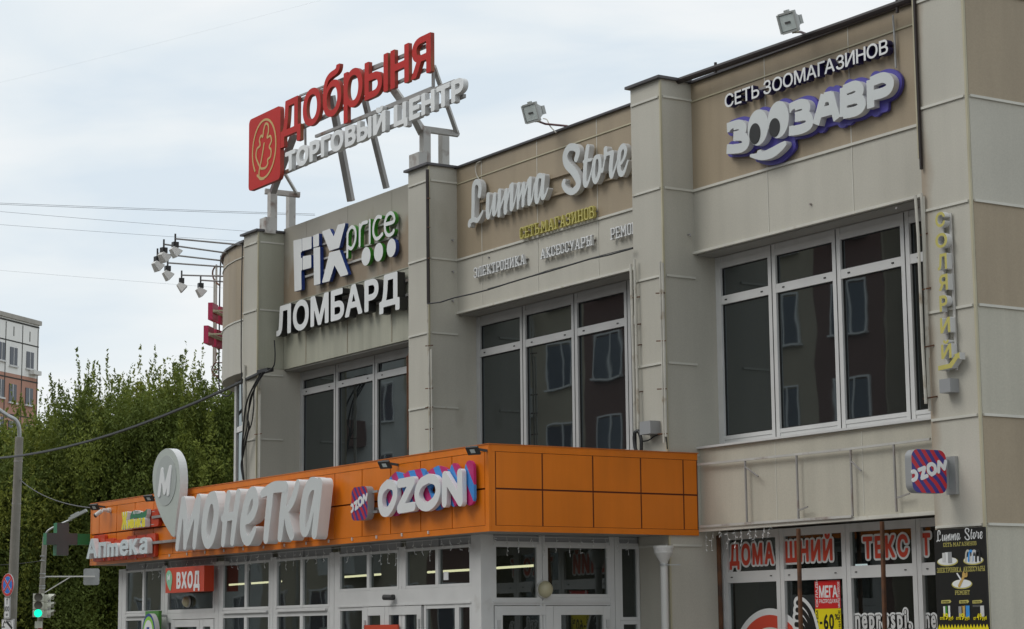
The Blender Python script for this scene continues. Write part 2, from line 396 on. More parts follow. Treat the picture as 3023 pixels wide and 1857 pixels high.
def FY(y): return lambda a, b, d: (a, y+d, b)            # a plane facing the street (normal -y)
def FX(x): return lambda a, b, d: (x-d, a, b)            # a plane facing +x
def trace(zm, pts, **pl):
    o = []
    for q in pts:
        p = at(*zm(q[0], q[1]), **pl); o.append((p.x, p.z) if len(q) == 2 else (p.x, p.z, q[2]))
    return o
def sign_letters(parent, items, P, d0, d1, mats, name='letter'):
    for i, (ch, g) in enumerate(items): MB().prism(g, P, d0+.003*(i % 2)*(d1 > .02), d1).build(name, mats, parent)
def box_text(zm, l, r_, t, y):
    a, b, c = at(*zm(*l), y=y), at(*zm(*r_), y=y), at(*zm(*t), y=y)
    return a.x, b.x, (a.z+b.z)/2, c.z+((b.z-a.z)/2)
SLAB = {
 'С': [[(.5, .72), (.5, .88), (.38, 1), (.12, 1), (0, .88), (0, .12), (.12, 0), (.38, 0), (.5, .12), (.5, .28)]],
 'Е': [[(0, 0), (0, 1)], [(-.08, 1), (.48, 1), (.48, .8)], [(-.08, 0), (.48, 0), (.48, .2)], [(0, .5), (.34, .5)]],
 'Т': [[(.28, 0), (.28, 1)], [(0, .8), (0, 1), (.56, 1), (.56, .8)], [(.14, 0), (.42, 0)]],
 'Ь': [[(.05, 0), (.05, 1)], [(-.08, 1), (.2, 1)], [(-.05, 0), (.38, 0), (.5, .12), (.5, .4), (.38, .52), (.05, .52)]],
 'М': [[(0, 0), (0, 1), (.33, .35), (.66, 1), (.66, 0)], [(-.12, 0), (.12, 0)], [(.54, 0), (.78, 0)]],
 'А': [[(0, 0), (.28, 1), (.56, 0)], [(.1, .33), (.46, .33)], [(-.1, 0), (.1, 0)], [(.46, 0), (.66, 0)]],
 'Г': [[(0, 0), (0, 1)], [(-.1, 1), (.45, 1), (.45, .75)], [(-.12, 0), (.15, 0)]],
 'З': [[(0, .78), (0, .9), (.12, 1), (.38, 1), (.48, .88), (.48, .62), (.38, .52), (.18, .52)], [(.38, .52), (.5, .4), (.5, .12), (.38, 0), (.12, 0), (0, .12), (0, .25)]],
 'И': [[(0, 1), (0, 0)], [(0, 0), (.5, 1)], [(.5, 1), (.5, 0)], [(-.12, 1), (.12, 1)], [(.38, 0), (.62, 0)]],
 'Н': [[(0, 1), (0, 0)], [(0, .5), (.5, .5)], [(.5, 1), (.5, 0)], [(-.12, 1), (.12, 1)], [(.38, 0), (.62, 0)], [(-.12, 0), (.12, 0)], [(.38, 1), (.62, 1)]],
 'О': [[(.12, 0), (0, .12), (0, .88), (.12, 1), (.38, 1), (.5, .88), (.5, .12), (.38, 0), (.12, 0)]],
 'В': [[(0, 0), (0, 1)], [(-.08, 1), (.36, 1), (.46, .88), (.46, .64), (.36, .53), (0, .53)], [(.36, .53), (.5, .4), (.5, .12), (.38, 0), (-.08, 0)]],
 'Э': [[(0, .75), (0, .88), (.12, 1), (.38, 1), (.5, .88), (.5, .12), (.38, 0), (.12, 0), (0, .12), (0, .25)], [(.2, .5), (.5, .5)]],
 'Л': [[(0, 0), (.2, 1), (.5, 1), (.5, 0)], [(-.1, 0), (.1, 0)], [(.38, 0), (.62, 0)]],
 'К': [[(0, 0), (0, 1)], [(.5, 1), (.05, .5), (.5, 0)], [(-.1, 0), (.12, 0)], [(-.1, 1), (.12, 1)], [(.4, 0), (.6, 0)]],
 'Р': [[(0, 0), (0, 1)], [(-.08, 1), (.38, 1), (.5, .88), (.5, .55), (.38, .43), (0, .43)], [(-.12, 0), (.15, 0)]],
 'У': [[(0, 1), (.27, .4)], [(.54, 1), (.2, 0)], [(-.08, 1), (.1, 1)]],
 'Ы': [[(.05, 0), (.05, 1)], [(-.08, 1), (.2, 1)], [(-.05, 0), (.34, 0), (.44, .12), (.44, .4), (.34, .52), (.05, .52)], [(.68, 0), (.68, 1)], [(.58, 0), (.78, 0)], [(.58, 1), (.78, 1)]]}
_sc = {}
def slab(ch):
    if ch not in _sc: _sc[ch] = strokes(SLAB[ch], r=.060, smooth=False, res=.014)
    return _sc[ch]

# ================================================================ SETTING: ground, road, pavement
def quad(name, x0, x1, y0, y1, z, m, n=1):
    b = MB(); b.add([(x0, y0, z), (x1, y0, z), (x1, y1, z), (x0, y1, z)], [(0, 1, 2, 3)]); return struct(b.build(name, m, recalc=False))
quad('ground', -900, 900, -900, 900, 0, GRND)
quad('road', -300, 60, -6, 6, .004, ASPH)
b = MB(); b.box(-34.6, 20, 6, 16.9, -.1, .14); struct(b.build('pavement', PAVE))

# ================================================================ SHOPPING CENTRE
PY, BY, WY = 16.0, 16.5, 16.83                        # pier front, sign panel front, window frame front
TOP = 8.80; JZ = [8.59, 7.39, 6.25, 5.13, 3.97, 2.83, 1.65]
S = thing('shopping_centre', 'two storey shopping centre clad in grey and brown panels with deep window bays', 'building', (-25, 20, 0))
PIERS = [(-33.75, -33.17), (-27.89, -27.27), (-22.02, -21.37), (-16.66, -15.93)]
XR = -15.93; XL = -33.75
for i, (a, b_) in enumerate(PIERS):
    m = MB(); top = TOP + (.02 if i else -.02) + (.35 if i == 3 else 0)
    if i < 3: m.box(a, b_, PY, 17.4, 0, top)
    else: m.box(a, b_, PY, 17.4, 0, top)
    p = m.build('pier', [GREYR if i == 3 else GREY], S)
    for z in [q for q in JZ if q < top]:
        t = MB(); t.box(a+.02, b_-.035, PY-.018, PY-.0005, z-.014, z+.014); t.box(b_+.0005, b_+.018, PY+.035, BY-.004 if i < 3 else 17.3, z-.014, z+.014)
        t.build('joint_trim', TRIM, p)
    MB().box(b_-.016, b_+.010, PY-.010, PY+.016, 0, top-.02).build('corner_trim', YTRIM, p)
    MB().box(a-.05, b_+.05, PY-.06, 17.5, top, top+.035).build('cap', CAP, p)
# end wall on the right, one colour band between each pair of joints
m = MB(); bands = [9.15]+JZ+[0.]
cols = [0, 1, 0, 1, 2, 1, 2, 1]
for k in range(8): m.box(-17.2, XR-.006, 17.4, 30, bands[k+1], bands[k], cols[k])
m.build('end_wall', [GREY, BROWN, CREAM], S)
m = MB()
for k in range(8): m.box(XR+.0005, XR+.004, PY+.03, 17.398, bands[k+1]+.002, bands[k]-.002, cols[k])
m.build('end_wall_panel', [GREY, BROWN, CREAM], S)
for z in JZ: MB().box(XR+.0185, XR+.024, PY+.04, 29, z-.014, z+.014).build('end_wall_trim', TRIM, S)
# core behind everything (dark rooms) and roof
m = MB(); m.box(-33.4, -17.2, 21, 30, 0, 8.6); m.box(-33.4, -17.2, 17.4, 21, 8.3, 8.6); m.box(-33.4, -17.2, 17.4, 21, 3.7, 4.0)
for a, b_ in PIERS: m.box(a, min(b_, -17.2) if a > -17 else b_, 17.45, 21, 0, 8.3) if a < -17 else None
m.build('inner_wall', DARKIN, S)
# bays: (left pier, right pier, mullions, panel data)
BAYS = [(0, 1, [-31.83, -30.46, -29.11], 1), (1, 2, [-25.97, -24.62, -23.33], 0), (2, 3, [-20.24, -19.03, -17.84], 0)]
for bi, (l, r_, mul, fixb) in enumerate(BAYS):
    x0, x1 = PIERS[l][1], PIERS[r_][0]; sof = 6.36 if fixb else 6.57; brk = 7.51 if fixb else 7.39
    top = TOP+.06 if fixb else TOP+.01
    MB().box(x0, x1, BY, 17.4, brk, top).build('sign_panel', STAINB if fixb else BROWN, S)
    MB().box(x0, x1, BY+.002, 17.4, sof, brk).build('lintel_panel', GREEN_GREY if fixb else GREY, S)
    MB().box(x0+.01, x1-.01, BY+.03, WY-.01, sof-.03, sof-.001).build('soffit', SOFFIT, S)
    t = MB()
    if not fixb:
        t.box(x0, x1, BY-.02, BY-.0005, brk-.016, brk+.016); t.box(x0, x1, BY-.03, BY+.02, sof-.012, sof+.02)
        t.build('joint_trim', TRIM, S)
        t = MB(); t.box(x0, x1, BY-.014, BY-.0005, 8.56, 8.578); t.build('joint_trim', YTRIM, S)
    else: t.box(x0, x1, BY-.008, BY-.0005, brk-.008, brk+.008); t.build('joint_trim', GREEN_GREY, S)
    for xv in ([-26.55, -25.03, -23.52] if bi == 1 else [-19.87, -18.32] if bi == 2 else [-32.3, -30.8, -29.3]):
        t = MB(); t.box(xv-.006, xv+.006, BY-.004, BY-.0003, brk-.03, top); t.box(xv-.006, xv+.006, BY-.004, BY-.0003, sof+.02, brk-.031)
        t.build('seam', TRIM if not fixb else STAINB, S)
    if not fixb: MB().box(x0+.002, x1-.002, BY-.045, 17.4, top, top+.03).build('cap', CAP, S)
    else: MB().box(x0+.0005, x0+.006, PY+.02, BY-.001, 6.36, 8.77).build('return_panel', GREEN_GREY, S)
    # upper window: frame of plastic bars, one pane mesh
    zt, zb = sof-.03, 4.08; rail = 5.97; fm = MB(); gm = MB(); gk = MB()
    xs = [x0]+mul+[x1]
    fm.box(x0, x1, WY+.012, WY+.07, zt-.07, zt); fm.box(x0, x1, WY+.012, WY+.07, zb, zb+.09)
    for i in range(4):
        a, b_ = xs[i], xs[i+1]; la = .05 if i == 0 else .018; lb = .05 if i == 3 else .018
        fm.box(a+la-.018 if i else a, a+la+.055, WY, WY+.075, zb+.002, zt-.002); fm.box(b_-lb-.055, b_-lb+.018 if i < 3 else b_, WY, WY+.075, zb+.002, zt-.002)
        fm.box(a+la+.055, b_-lb-.055, WY+.004, WY+.07, zt-.15, zt-.071); fm.box(a+la+.055, b_-lb-.055, WY+.004, WY+.07, zb+.091, zb+.14)
        fm.box(a+la+.055, b_-lb-.055, WY+.004, WY+.07, rail-.055, rail+.055)
        for q in (.18, .82): gk.box(a+(b_-a)*q-.02, a+(b_-a)*q+.02, WY-.003, WY+.0035, rail-.008, rail+.008)
        if i: gk.box(a-.006, a+.006, WY-.004, WY-.0005, zb+.01, zt-.01)
        for z0, z1 in ((zb+.14, rail-.055), (rail+.055, zt-.15)):
            gm.box(a+la+.05, b_-lb-.05, WY+.04, WY+.052, z0, z1)
            e = .014
            for bx in ((a+la+.055, a+la+.055+e, z0, z1), (b_-lb-.055-e, b_-lb-.055, z0, z1)): gk.box(bx[0], bx[1], WY+.03, WY+.039, bx[2]+.001, bx[3]-.001)
            gk.box(a+la+.0705, b_-lb-.0705, WY+.03, WY+.039, z1-e, z1-.001); gk.box(a+la+.0705, b_-lb-.0705, WY+.03, WY+.039, z0+.001, z0+e)
    wn = thing('window', 'x', 'x', ((x0+x1)/2, WY, zb)); del wn['label'], wn['category']; WLOC[wn.name] = Vector(((x0+x1)/2, WY, zb)); wn.parent = S; wn.location = WLOC[wn.name]-WLOC[S.name]
    fm.build('frame', PVCG if bi < 2 else PVC, wn); gm.build('pane', GLASS_UP, wn); gk.build('gasket', GASKET, wn)
    if bi == 2:
        MB().box(x0-.02, x1, BY-.045, WY+.02, 4.048, 4.075).build('sill', PVC, S)
    # apron wall below, down to the shop window or the ground
    lo = 3.045 if bi == 2 else 0.
    MB().box(x0, x1, BY+.004, 17.4, lo, 4.046 if bi == 2 else zb-.02).build('apron_panel', CREAM if bi == 2 else GREY, S)
    if bi == 2:
        for xv in (-19.87, -18.32): t = MB(); t.box(xv-.005, xv+.005, BY, BY+.0035, lo+.03, 4.02); t.build('seam', TRIM, S)
        MB().box(x0-.03, x1, BY-.05, BY+.06, 3.0, 3.043).build('joint_trim', TRIM, S)
        # shop window
        zt, zb = 3.0, .35; rail = 2.43; fm = MB(); gm = MB(); gk = MB(); xs = [x0+.03]+mul+[x1]
        fm.box(x0, x0+.03, WY-.01, WY+.07, zb, zt)
        for i in range(4):
            a, b_ = xs[i], xs[i+1]; la = .02; lb = .02
            fm.box(a+.004, a+la+.055, WY, WY+.075, zb+.002, zt-.002); fm.box(b_-lb-.055, b_-.004, WY, WY+.075, zb+.002, zt-.002)
            fm.box(a+la+.055, b_-lb-.055, WY+.004, WY+.07, zt-.10, zt-.003); fm.box(a+la+.055, b_-lb-.055, WY+.004, WY+.07, zb, zb+.12)
            fm.box(a+la+.055, b_-lb-.055, WY+.004, WY+.07, rail-.07, rail+.07)
            gk.box(a-.004, a+.004, WY+.01, WY+.06, zb, zt-.01)
            for q in (.14, .84): gk.box(a+(b_-a)*q-.016, a+(b_-a)*q+.016, WY-.003, WY+.0035, rail-.006, rail+.006)
            gm.box(a+la+.05, b_-lb-.05, WY+.04, WY+.052, zb+.12, rail-.07); gm.box(a+la+.05, b_-lb-.05, WY+.04, WY+.052, rail+.07, zt-.10)
        wn = thing('shop_window', 'x', 'x', ((x0+x1)/2, WY, zb)); del wn['label'], wn['category']; wn.parent = S; WLOC[wn.name] = Vector(((x0+x1)/2, WY, zb)); wn.location = WLOC[wn.name]-WLOC[S.name]
        fm.build('frame', PVC, wn); gm.build('pane', GLASS_SH, wn); gk.build('gasket', GASKET, wn)
for (u, v), (px, py, pz) in (((1333, 709), (0, 0, 0)), ((1334, 802), (0, 0, 0)), ((1334, 888), (0, 0, 0)), ((2031, 693), (0, 0, 0))):
    q_ = at(u, v, x=PIERS[1][1] if u < 1500 else PIERS[2][1]); m = MB(); m.tube([q_, q_+Vector((.05, 0, .0)), q_+Vector((.055, 0, -.03))], .011, 6); m.build('hook', STEEL, S)
for u, v in ((2395, 603), (1720, 705), (2650, 615), (1445, 760)):
    q_ = at(u, v, y=BY); m = MB(); m.tube([q_, q_-Vector((0, .025, 0))], .013, 8); m.build('bolt', STEEL, S)
# rounded corner on the far left
CX, RC = XL-.0, 4.3; CYc = 16.038+RC
def arc(rad, z0, z1, n=16, a0=0., a1=100.):
    m = MB(); v = []
    for k in range(n+1):
        a = R(a0+(a1-a0)*k/n); v += [(CX-rad*math.sin(a), CYc-rad*math.cos(a), z0), (CX-rad*math.sin(a), CYc-rad*math.cos(a), z1)]
    m.add(v, [(2*k, 2*k+1, 2*k+3, 2*k+2) for k in range(n)]); return m
def ring(r0, r1, z0, z1, n=16):
    m = MB(); v = []
    for k in range(n+1):
        a = R(100.*k/n); s_, c_ = math.sin(a), math.cos(a)
        v += [(CX-r0*s_, CYc-r0*c_, z0), (CX-r1*s_, CYc-r1*c_, z0), (CX-r1*s_, CYc-r1*c_, z1), (CX-r0*s_, CYc-r0*c_, z1)]
    f = []
    for k in range(n):
        a, b_ = 4*k, 4*k+4
        for i in range(4): f.append((a+i, a+(i+1) % 4, b_+(i+1) % 4, b_+i))
    m.add(v, f+[(0, 1, 2, 3), (4*n+3, 4*n+2, 4*n+1, 4*n)]); return m
b1 = ring(RC-.6, RC, 6.36, 7.3).build('rounded_corner', GREY, S)
ring(RC-.6, RC-.003, 7.3, 8.68).build('rounded_corner', BROWN, S)
t = ring(RC+.0005, RC+.016, 7.29, 7.315); t2 = ring(RC-.002, RC+.014, 8.42, 8.435); t.build('joint_trim', TRIM, S); t2.build('joint_trim', TRIM, S)
ring(RC-.7, RC+.05, 8.682, 8.72).build('cap', CAP, S)
MB().box(CX-RC+.3, CX, CYc-.9, 30, 6.3, 8.6).build('rear_wall', GREY, S)
# curved ribbon window under it
RW = RC-.27; gl = ring(RW-.05, RW, 3.6, 6.36, 12); gl.build('corner_window', GLASS_UP, S)
m = MB()
for k in range(0, 13, 2):
    a = R(100.*k/12+2); c = (CX-(RW+.01)*math.sin(a), CYc-(RW+.01)*math.cos(a)); m.box(c[0]-.04, c[0]+.04, c[1]-.04, c[1]+.04, 3.6, 6.36)
m.build('corner_window_frame', PVC, S); ring(RW-.04, RW+.03, 5.4, 5.5, 12).build('corner_window_frame', PVC, S); ring(RW-.3, RW+.02, 0, 3.6, 12).build('corner_base', GREY, S)
MB().add([(CX-(RC-.6)*math.sin(R(q)), CYc-(RC-.6)*math.cos(R(q)), 6.37) for q in range(0, 101, 10)]+[(CX, CYc, 6.37)], [tuple(range(12))]).build('soffit', SOFFIT, S)

# ================================================================ ENTRANCE PORCH with the orange fascia
FYc, FXc = 13.336, -21.343; FZ0, FZ1, FZM = 2.955, 3.985, 3.463; FL = -34.0
P = thing('entrance_porch', 'glazed white entrance porch under a deep orange panel fascia', 'porch', (-28, 14.5, 0))
m = MB(); m.box(FL+.02, FXc-.006, FYc+.02, 16.45, FZ0+.03, FZ1-.04, 0); m.build('fascia_core', OGAP, P)
m = MB(); g = .0105
cw = (FXc-.08-(FL+.05))/16.45; xs = [FL+.05]+[FXc-.09-cw*k for k in range(16, -1, -1)]
xs = sorted(xs)
zs = [(FZ0+.075, FZM-g), (FZM+g, FZ1-.085)]
for i in range(len(xs)-1):
    for z0, z1 in zs: m.box(xs[i]+g, xs[i+1]-g, FYc, FYc+.03, z0, z1)
m.box(FL, FXc, FYc-.004, FYc+.03, FZ0, FZ0+.07); m.box(FL, FXc, FYc-.004, FYc+.03, FZ1-.08, FZ1)
m.box(FXc-.085, FXc, FYc-.002, FYc+.03, FZ0+.0705, FZ1-.0805); m.box(FL, FL+.045, FYc-.002, FYc+.03, FZ0+.0705, FZ1-.0805)
m.build('fascia_front', ORANGE, P)
m = MB(); ys = [FYc+.09, 14.095, 14.836, 15.56, 16.22, 16.44]
for i in range(len(ys)-1):
    for z0, z1 in zs: m.box(FXc-.03, FXc, ys[i]+g, ys[i+1]-g, z0, z1)
m.box(FXc-.03, FXc+.004, FYc+.031, 16.445, FZ0, FZ0+.07); m.box(FXc-.03, FXc+.004, FYc+.031, 16.445, FZ1-.08, FZ1); m.box(FXc-.03, FXc+.002, FYc+.031, FYc+.085, FZ0+.0705, FZ1-.0805)
m.build('fascia_side', ORANGE, P)
MB().box(FL+.06, FXc-.04, FYc+.04, 15.99, FZ1-.039, FZ1-.02).build('roof', mat('grey porch roofing', (.16, .16, .155), .8), P)
m = MB(); m.box(FL-.01, FXc+.012, FYc-.012, FYc+.06, FZ1+.001, FZ1+.012); m.box(FXc-.05, FXc+.012, FYc+.0605, 16.46, FZ1+.001, FZ1+.012); m.build('coping', mat('orange coping', (.55, .15, .02), .4), P)
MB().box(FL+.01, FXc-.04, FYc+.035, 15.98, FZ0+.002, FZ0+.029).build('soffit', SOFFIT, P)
MB().box(FL, FL+.03, FYc+.031, 16.0, FZ0, FZ1).build('fascia_end', ORANGE, P)
YW = 13.62; XW = -22.0
z6 = Zm(300, 1300, 2.715); z7 = Zm(1000, 1300, 2.715)
def X6(a): return at(*z6(a, 1100), y=YW).x
def X7(a): return at(*z7(a, 1050), y=YW).x
GT, GBL, GBR = 2.795, 2.18, 2.375
TZ = 2.875                                            # underside of the top filler panel
def porch_window(xa, xb, za, zb_, axis='x', m_=.05, name='window'):
    f = MB(); g_ = MB()
    def bx(M, a, b_, z0, z1, d0, d1): M.box(a, b_, YW+d0, YW+d1, z0, z1) if axis == 'x' else M.box(XW-d1, XW-d0, a, b_, z0, z1)
    bx(f, xa, xa+m_, za, zb_, 0, .07); bx(f, xb-m_, xb, za, zb_, 0, .07); bx(f, xa+m_, xb-m_, za, za+m_, .003, .068); bx(f, xa+m_, xb-m_, zb_-m_, zb_, .003, .068)
    bx(g_, xa+m_-.005, xb-m_+.005, za+m_-.005, zb_-m_+.005, .03, .04)
    o = f.build(name, PVC, P); g_.build('pane', GLASS_SH, o); return o
# front wall: (left edge, right edge, [mullion], low transom?)
FB = [(X6(190), X6(485), X6(335), GBL), (X6(520), X6(905), None, GBL), (X6(965), X6(1348), X6(1155), GBL), (X6(1395), X6(1822), X6(1602), GBL), (X7(0)-.35, X7(478), X7(235), GBR), (X7(525), X7(1060), X7(786), GBR)]
FB[4] = (X6(1900), FB[4][1], FB[4][2], GBR)
bands_ = MB(); top_ = MB()
edges_ = [X6(135)]+[e for q in FB for e in q[:2]]+[XW]
for i in range(0, len(edges_), 2):
    a, b_ = edges_[i], edges_[i+1]
    if b_-a > .12:
        mid = (a+b_)/2
        posts = MB()
        if i == len(edges_)-2: posts.box(a, b_, YW+.002, YW+.075, .15, FZ0)
        else: posts.box(a+.001, mid-.006, YW+.006, YW+.075, .15, TZ); posts.box(mid+.006, b_-.001, YW+.006, YW+.075, .15, TZ); posts.box(mid-.006, mid+.006, YW+.02, YW+.06, .15, TZ)
    else: posts = MB(); posts.box(a+.001, b_-.001, YW+.004, YW+.075, .15, TZ)
    posts.build('post', PVC, P)
for a, b_, mu, gb in FB:
    mm = .035
    if mu: porch_window(a, mu-.001, gb-mm, GT+.05, m_=mm); porch_window(mu+.001, b_, gb-mm, GT+.05, m_=mm)
    else: porch_window(a, b_, gb-mm-.02, GT+.05, m_=mm+.02)
    top_ = MB(); top_.box(a, b_, YW+.03, YW+.06, TZ-.029, FZ0)
    if mu: top_.box(mu-.02, mu+.02, YW+.012, YW+.0295, TZ-.028, FZ0)
    top_.build('filler_panel', BOXG, P)
def door(xa, xb, ztop, axis='x', hinge=1):
    f = MB(); g_ = MB(); h_ = MB(); fr = .11
    def bx(M, a, b_, z0, z1, d0, d1): M.box(a, b_, YW+d0, YW+d1, z0, z1) if axis == 'x' else M.box(XW-d1, XW-d0, a, b_, z0, z1)
    bx(f, xa, xa+fr, .16, ztop, -.012, .06); bx(f, xb-fr, xb, .16, ztop, -.012, .06); bx(f, xa+fr, xb-fr, ztop-fr, ztop, -.009, .058); bx(f, xa+fr, xb-fr, .16, .16+.25, -.009, .058); bx(f, xa+fr, xb-fr, .95, 1.06, -.009, .058)
    bx(g_, xa+fr-.005, xb-fr+.005, .40, ztop-fr+.005, .02, .03)
    hx = xa+.05 if hinge < 0 else xb-.05
    for z in (ztop-.22, 1.2, .4): bx(h_, hx-.02, hx+.02, z-.05, z+.05, -.035, -.0125)
    kx = xb-.05 if hinge < 0 else xa+.05
    bx(h_, kx-.012, kx+.012, .95, 1.25, -.06, -.03)
    o = f.build('door', PVC, P); g_.build('pane', GLASS_SH, o); h_.build('hinge', PVCG, o); return o
# bay with the pharmacy-side entrance
xa, xb = FB[1][:2]; hd = MB(); hd.box(xa, xb, YW+.005, YW+.07, 2.03, GBL-.0565); hd.build('door_header', PVC, P)
porch_window(xa, X6(570), .16, 2.028, m_=.05); door(X6(572), X6(795), 2.02, hinge=-1); door(X6(797), X6(905)+.0, 2.02, hinge=1)
for a, b_, mu, gb in (FB[0], FB[2], FB[3]):
    sl = MB(); sl.box(a+.06, b_-.06, YW-.03, YW+.003, gb-.085, gb-.055); sl.build('drain_sill', PVC, P)
    hd = MB(); hd.box(a, b_, YW+.008, YW+.07, gb-.105, gb-.036); hd.build('transom', PVC, P)
    porch_window(a, mu-.001, .16, gb-.106, m_=.045); porch_window(mu+.001, b_, .16, gb-.106, m_=.045)
hd = MB(); a, b_ = FB[4][0], FB[5][1]; hd.box(a, b_, YW+.004, YW+.072, 2.135, GBR-.036); hd.build('door_header', PVC, P)
MB().box(a, b_, YW-.012, YW+.003, 2.128, 2.15).build('transom', PVC, P)
MB().box(FB[4][1]-.0, FB[5][0], YW+.008, YW+.07, GBR, 2.87).build('post', PVC, P)
porch_window(a, X7(200), .16, 2.127, m_=.045); door(X7(205), X7(372), 2.12, hinge=-1); door(X7(374), X7(665), 2.12, hinge=1); porch_window(X7(682), X7(945), .16, 2.127); porch_window(X7(946), X7(1062), .16, 2.127, m_=.045)
# right wall of the porch
MB().box(XW-.075, XW-.001, YW+.0755, 13.80, .15, FZ0).build('post', PVC, P)
MB().box(XW-.075, XW-.0005, YW+.001, YW+.0753, .15, FZ0).build('post', PVC, P)
RB = [(13.80, 14.47, 2.19), (14.555, 15.53, 2.235), (15.68, 15.99, 1.95)]
for a, b_, gb in RB: porch_window(a, b_, gb-.04, GT+.05, axis='y', m_=.04)
m = MB(); m.box(XW-.07, XW-.012, 13.80, 15.99, GT+.0505, TZ); m.build('transom', PVC, P)
m = MB(); m.box(XW-.06, XW-.03, 13.80, 15.99, TZ+.001, FZ0); m.build('filler_panel', BOXG, P)
for a, b_ in ((14.47, 14.555), (15.53, 15.68)): m = MB(); m.box(XW-.075, XW-.001, a+.001, (a+b_)/2-.004, .15, FZ0); m.box(XW-.075, XW-.001, (a+b_)/2+.004, b_-.001, .15, FZ0); m.box(XW-.07, XW-.02, (a+b_)/2-.004, (a+b_)/2+.004, .15, FZ0); m.build('post', PVC, P)
m = MB(); m.box(XW-.07, XW-.004, 13.80, 15.53, 2.098, 2.149); m.box(XW-.07, XW-.004, 14.556, 15.53, 2.15, 2.194); m.build('door_header', PVC, P)
MB().box(XW-.004, XW+.015, 13.79, 15.54, 2.128, 2.148).build('transom', PVC, P)
door(13.81, 14.66, 2.09, 'y', -1); door(14.664, 15.52, 2.09, 'y', 1); porch_window(15.68, 15.99, .16, 1.908, axis='y')
# floor slab, ceiling and back wall of the porch
MB().box(-33.2, -22.05, YW+.08, 15.98, .141, .158).build('floor', PAVE, P)
MB().box(-33.2, -22.08, 15.90, 15.985, .16, FZ0).build('back_wall', mat('porch inner wall', (.17, .17, .155), .8), P)
MB().box(-33.3, -33.2, YW+.08, 15.98, .16, FZ0).build('end_wall', PVC, P)
# ================================================================ SIGNS
def pts_mid(items): return sum((p[0] for _, g in items for p in g[0]), 0)/max(1, sum(len(g[0]) for _, g in items))
zR = Zm(700, 50, 2.749); zF = Zm(700, 550, 3.024); zL = Zm(1350, 400, 4.476); zL2 = Zm(1350, 580, 4.476); zM = Zm(500, 1380, 4.924); zZ = Zm(2000, 50, 2.749)
zA = Zm(240, 1450, 6.3); zV = Zm(440, 1640, 6.968); zS = Zm(2680, 540, 4.2); zD = Zm(2000, 1280, 2.62); zP = Zm(2600, 1250, 2.492); zW = Zm(2100, 1680, 4.924); z2 = Zm(0, 1350, 2.9825); zT = Zm(0, 1650, 7.304); z4 = Zm(430, 680, 3.024); zB2 = Zm(1300, 780, 2.749)

# --- roof sign
YS = 15.8
rs = thing('rooftop_sign', 'big red lettered rooftop sign with a leaf board, on steel legs above the roof', 'sign', (-29, 16.3, 8.8), None)
x0, x1, zb, zt = box_text(zR, (352, 978), (1572, 440), (374, 693), YS)
sign_letters(rs, word('добрыня', x0, x1, zb, zt, ref='н', off=.008, gap=.06), FY(YS), 0, .065, [RED, RED_S], 'red_letter')
x0, x1, zb, zt = box_text(zR, (388, 1258), (1838, 645), (363, 1128), YS)
sign_letters(rs, word('ТОРГОВЫЙ ЦЕНТР', x0, x1, zb, zt, off=.046, gap=.085, space=.36), FY(YS), 0, .085, [WHITE, WHITE_S], 'white_letter')
bp = trace(zR, [(97, 850), (115, 1408), (375, 1300)], y=YS); brd = rrect(bp[0][0], at(*zR(352, 745), y=YS).x, bp[1][1], at(*zR(97, 838), y=YS).z, .09)
o = MB().prism(fill([brd]), FY(YS), 0, .075).build('board', [RED, RED_S], rs)
bx0, bx1 = min(p[0] for p in brd), max(p[0] for p in brd); bz0, bz1 = min(p[1] for p in brd), max(p[1] for p in brd)
bc = ((bx0+bx1)/2, (bz0+bz1)/2); bw, bh = bx1-bx0, bz1-bz0
rg = [(bc[0]+bw*.37*math.cos(R(a)), bc[1]+bh*.02+bh*.41*math.sin(R(a))) for a in range(-130, 215, 8)]
rg = [(bc[0]+bw*.37*math.cos(R(a)), bc[1]+bh*.40*math.sin(R(a))) for a in range(-125, 222, 8)]
rg = rg[::-1]
leaf = [(-.12, -.44), (-.24, -.30), (-.34, -.12), (-.30, .04), (-.17, .09), (-.20, .22), (-.12, .30), (-.06, .26), (-.02, .40), (.06, .52), (.17, .46), (.18, .32), (.13, .20), (.26, .20), (.31, .08), (.22, -.03), (.30, -.12), (.27, -.26), (.16, -.30), (.16, -.40), (.05, -.46), (-.12, -.44)]
leaf = [(bc[0]+a*bw*.75, bc[1]+b_*bh*.62+.02) for a, b_ in leaf]
stem = [(bc[0]+a*bw*.75, bc[1]+b_*bh*.62) for a, b_ in [(.0, .12), (-.10, -.2), (-.20, -.45), (-.18, -.62), (.0, -.66)]]
MB().prism(strokes([rg, leaf, stem], r=.020, res=.008), FY(YS), -.006, .002).build('leaf_emblem', [GOLD, GOLD], o)
# rails, frame and legs of the sign
m = MB()
def rail(zm, a, b_, y, w_=.05, M=None): (M or m).bar(at(*zm(*a), y=y), at(*zm(*b_), y=y), w_, w_)
rail(zR, (500, 682), (1540, 235), YS+.11); rail(zR, (510, 640), (1180, 375), YS+.11, .03); rail(zR, (395, 965), (1525, 430), YS+.11, .045)
rail(zR, (525, 880), (780, 770), YS+.2, .03)
rail(zR, (390, 1262), (1845, 640), YS+.12, .055); rail(zR, (640, 970), (1770, 520), YS+.12, .045); rail(zR, (920, 850), (1580, 575), YS+.14, .035)
m.build('rail', STEEL, rs)
YB = 17.0
def leg(a, b_, ya, yb, w_=.09, mt=STEEL): MB().bar(at(*a, y=ya), at(*b_, y=yb), w_, w_).build('strut', mt, rs)
leg(zR(765, 640), zR(925, 1495), YS+.25, 16.6, .10); leg(zR(1030, 650), zR(1212, 1390), YS+.25, 16.6, .08)
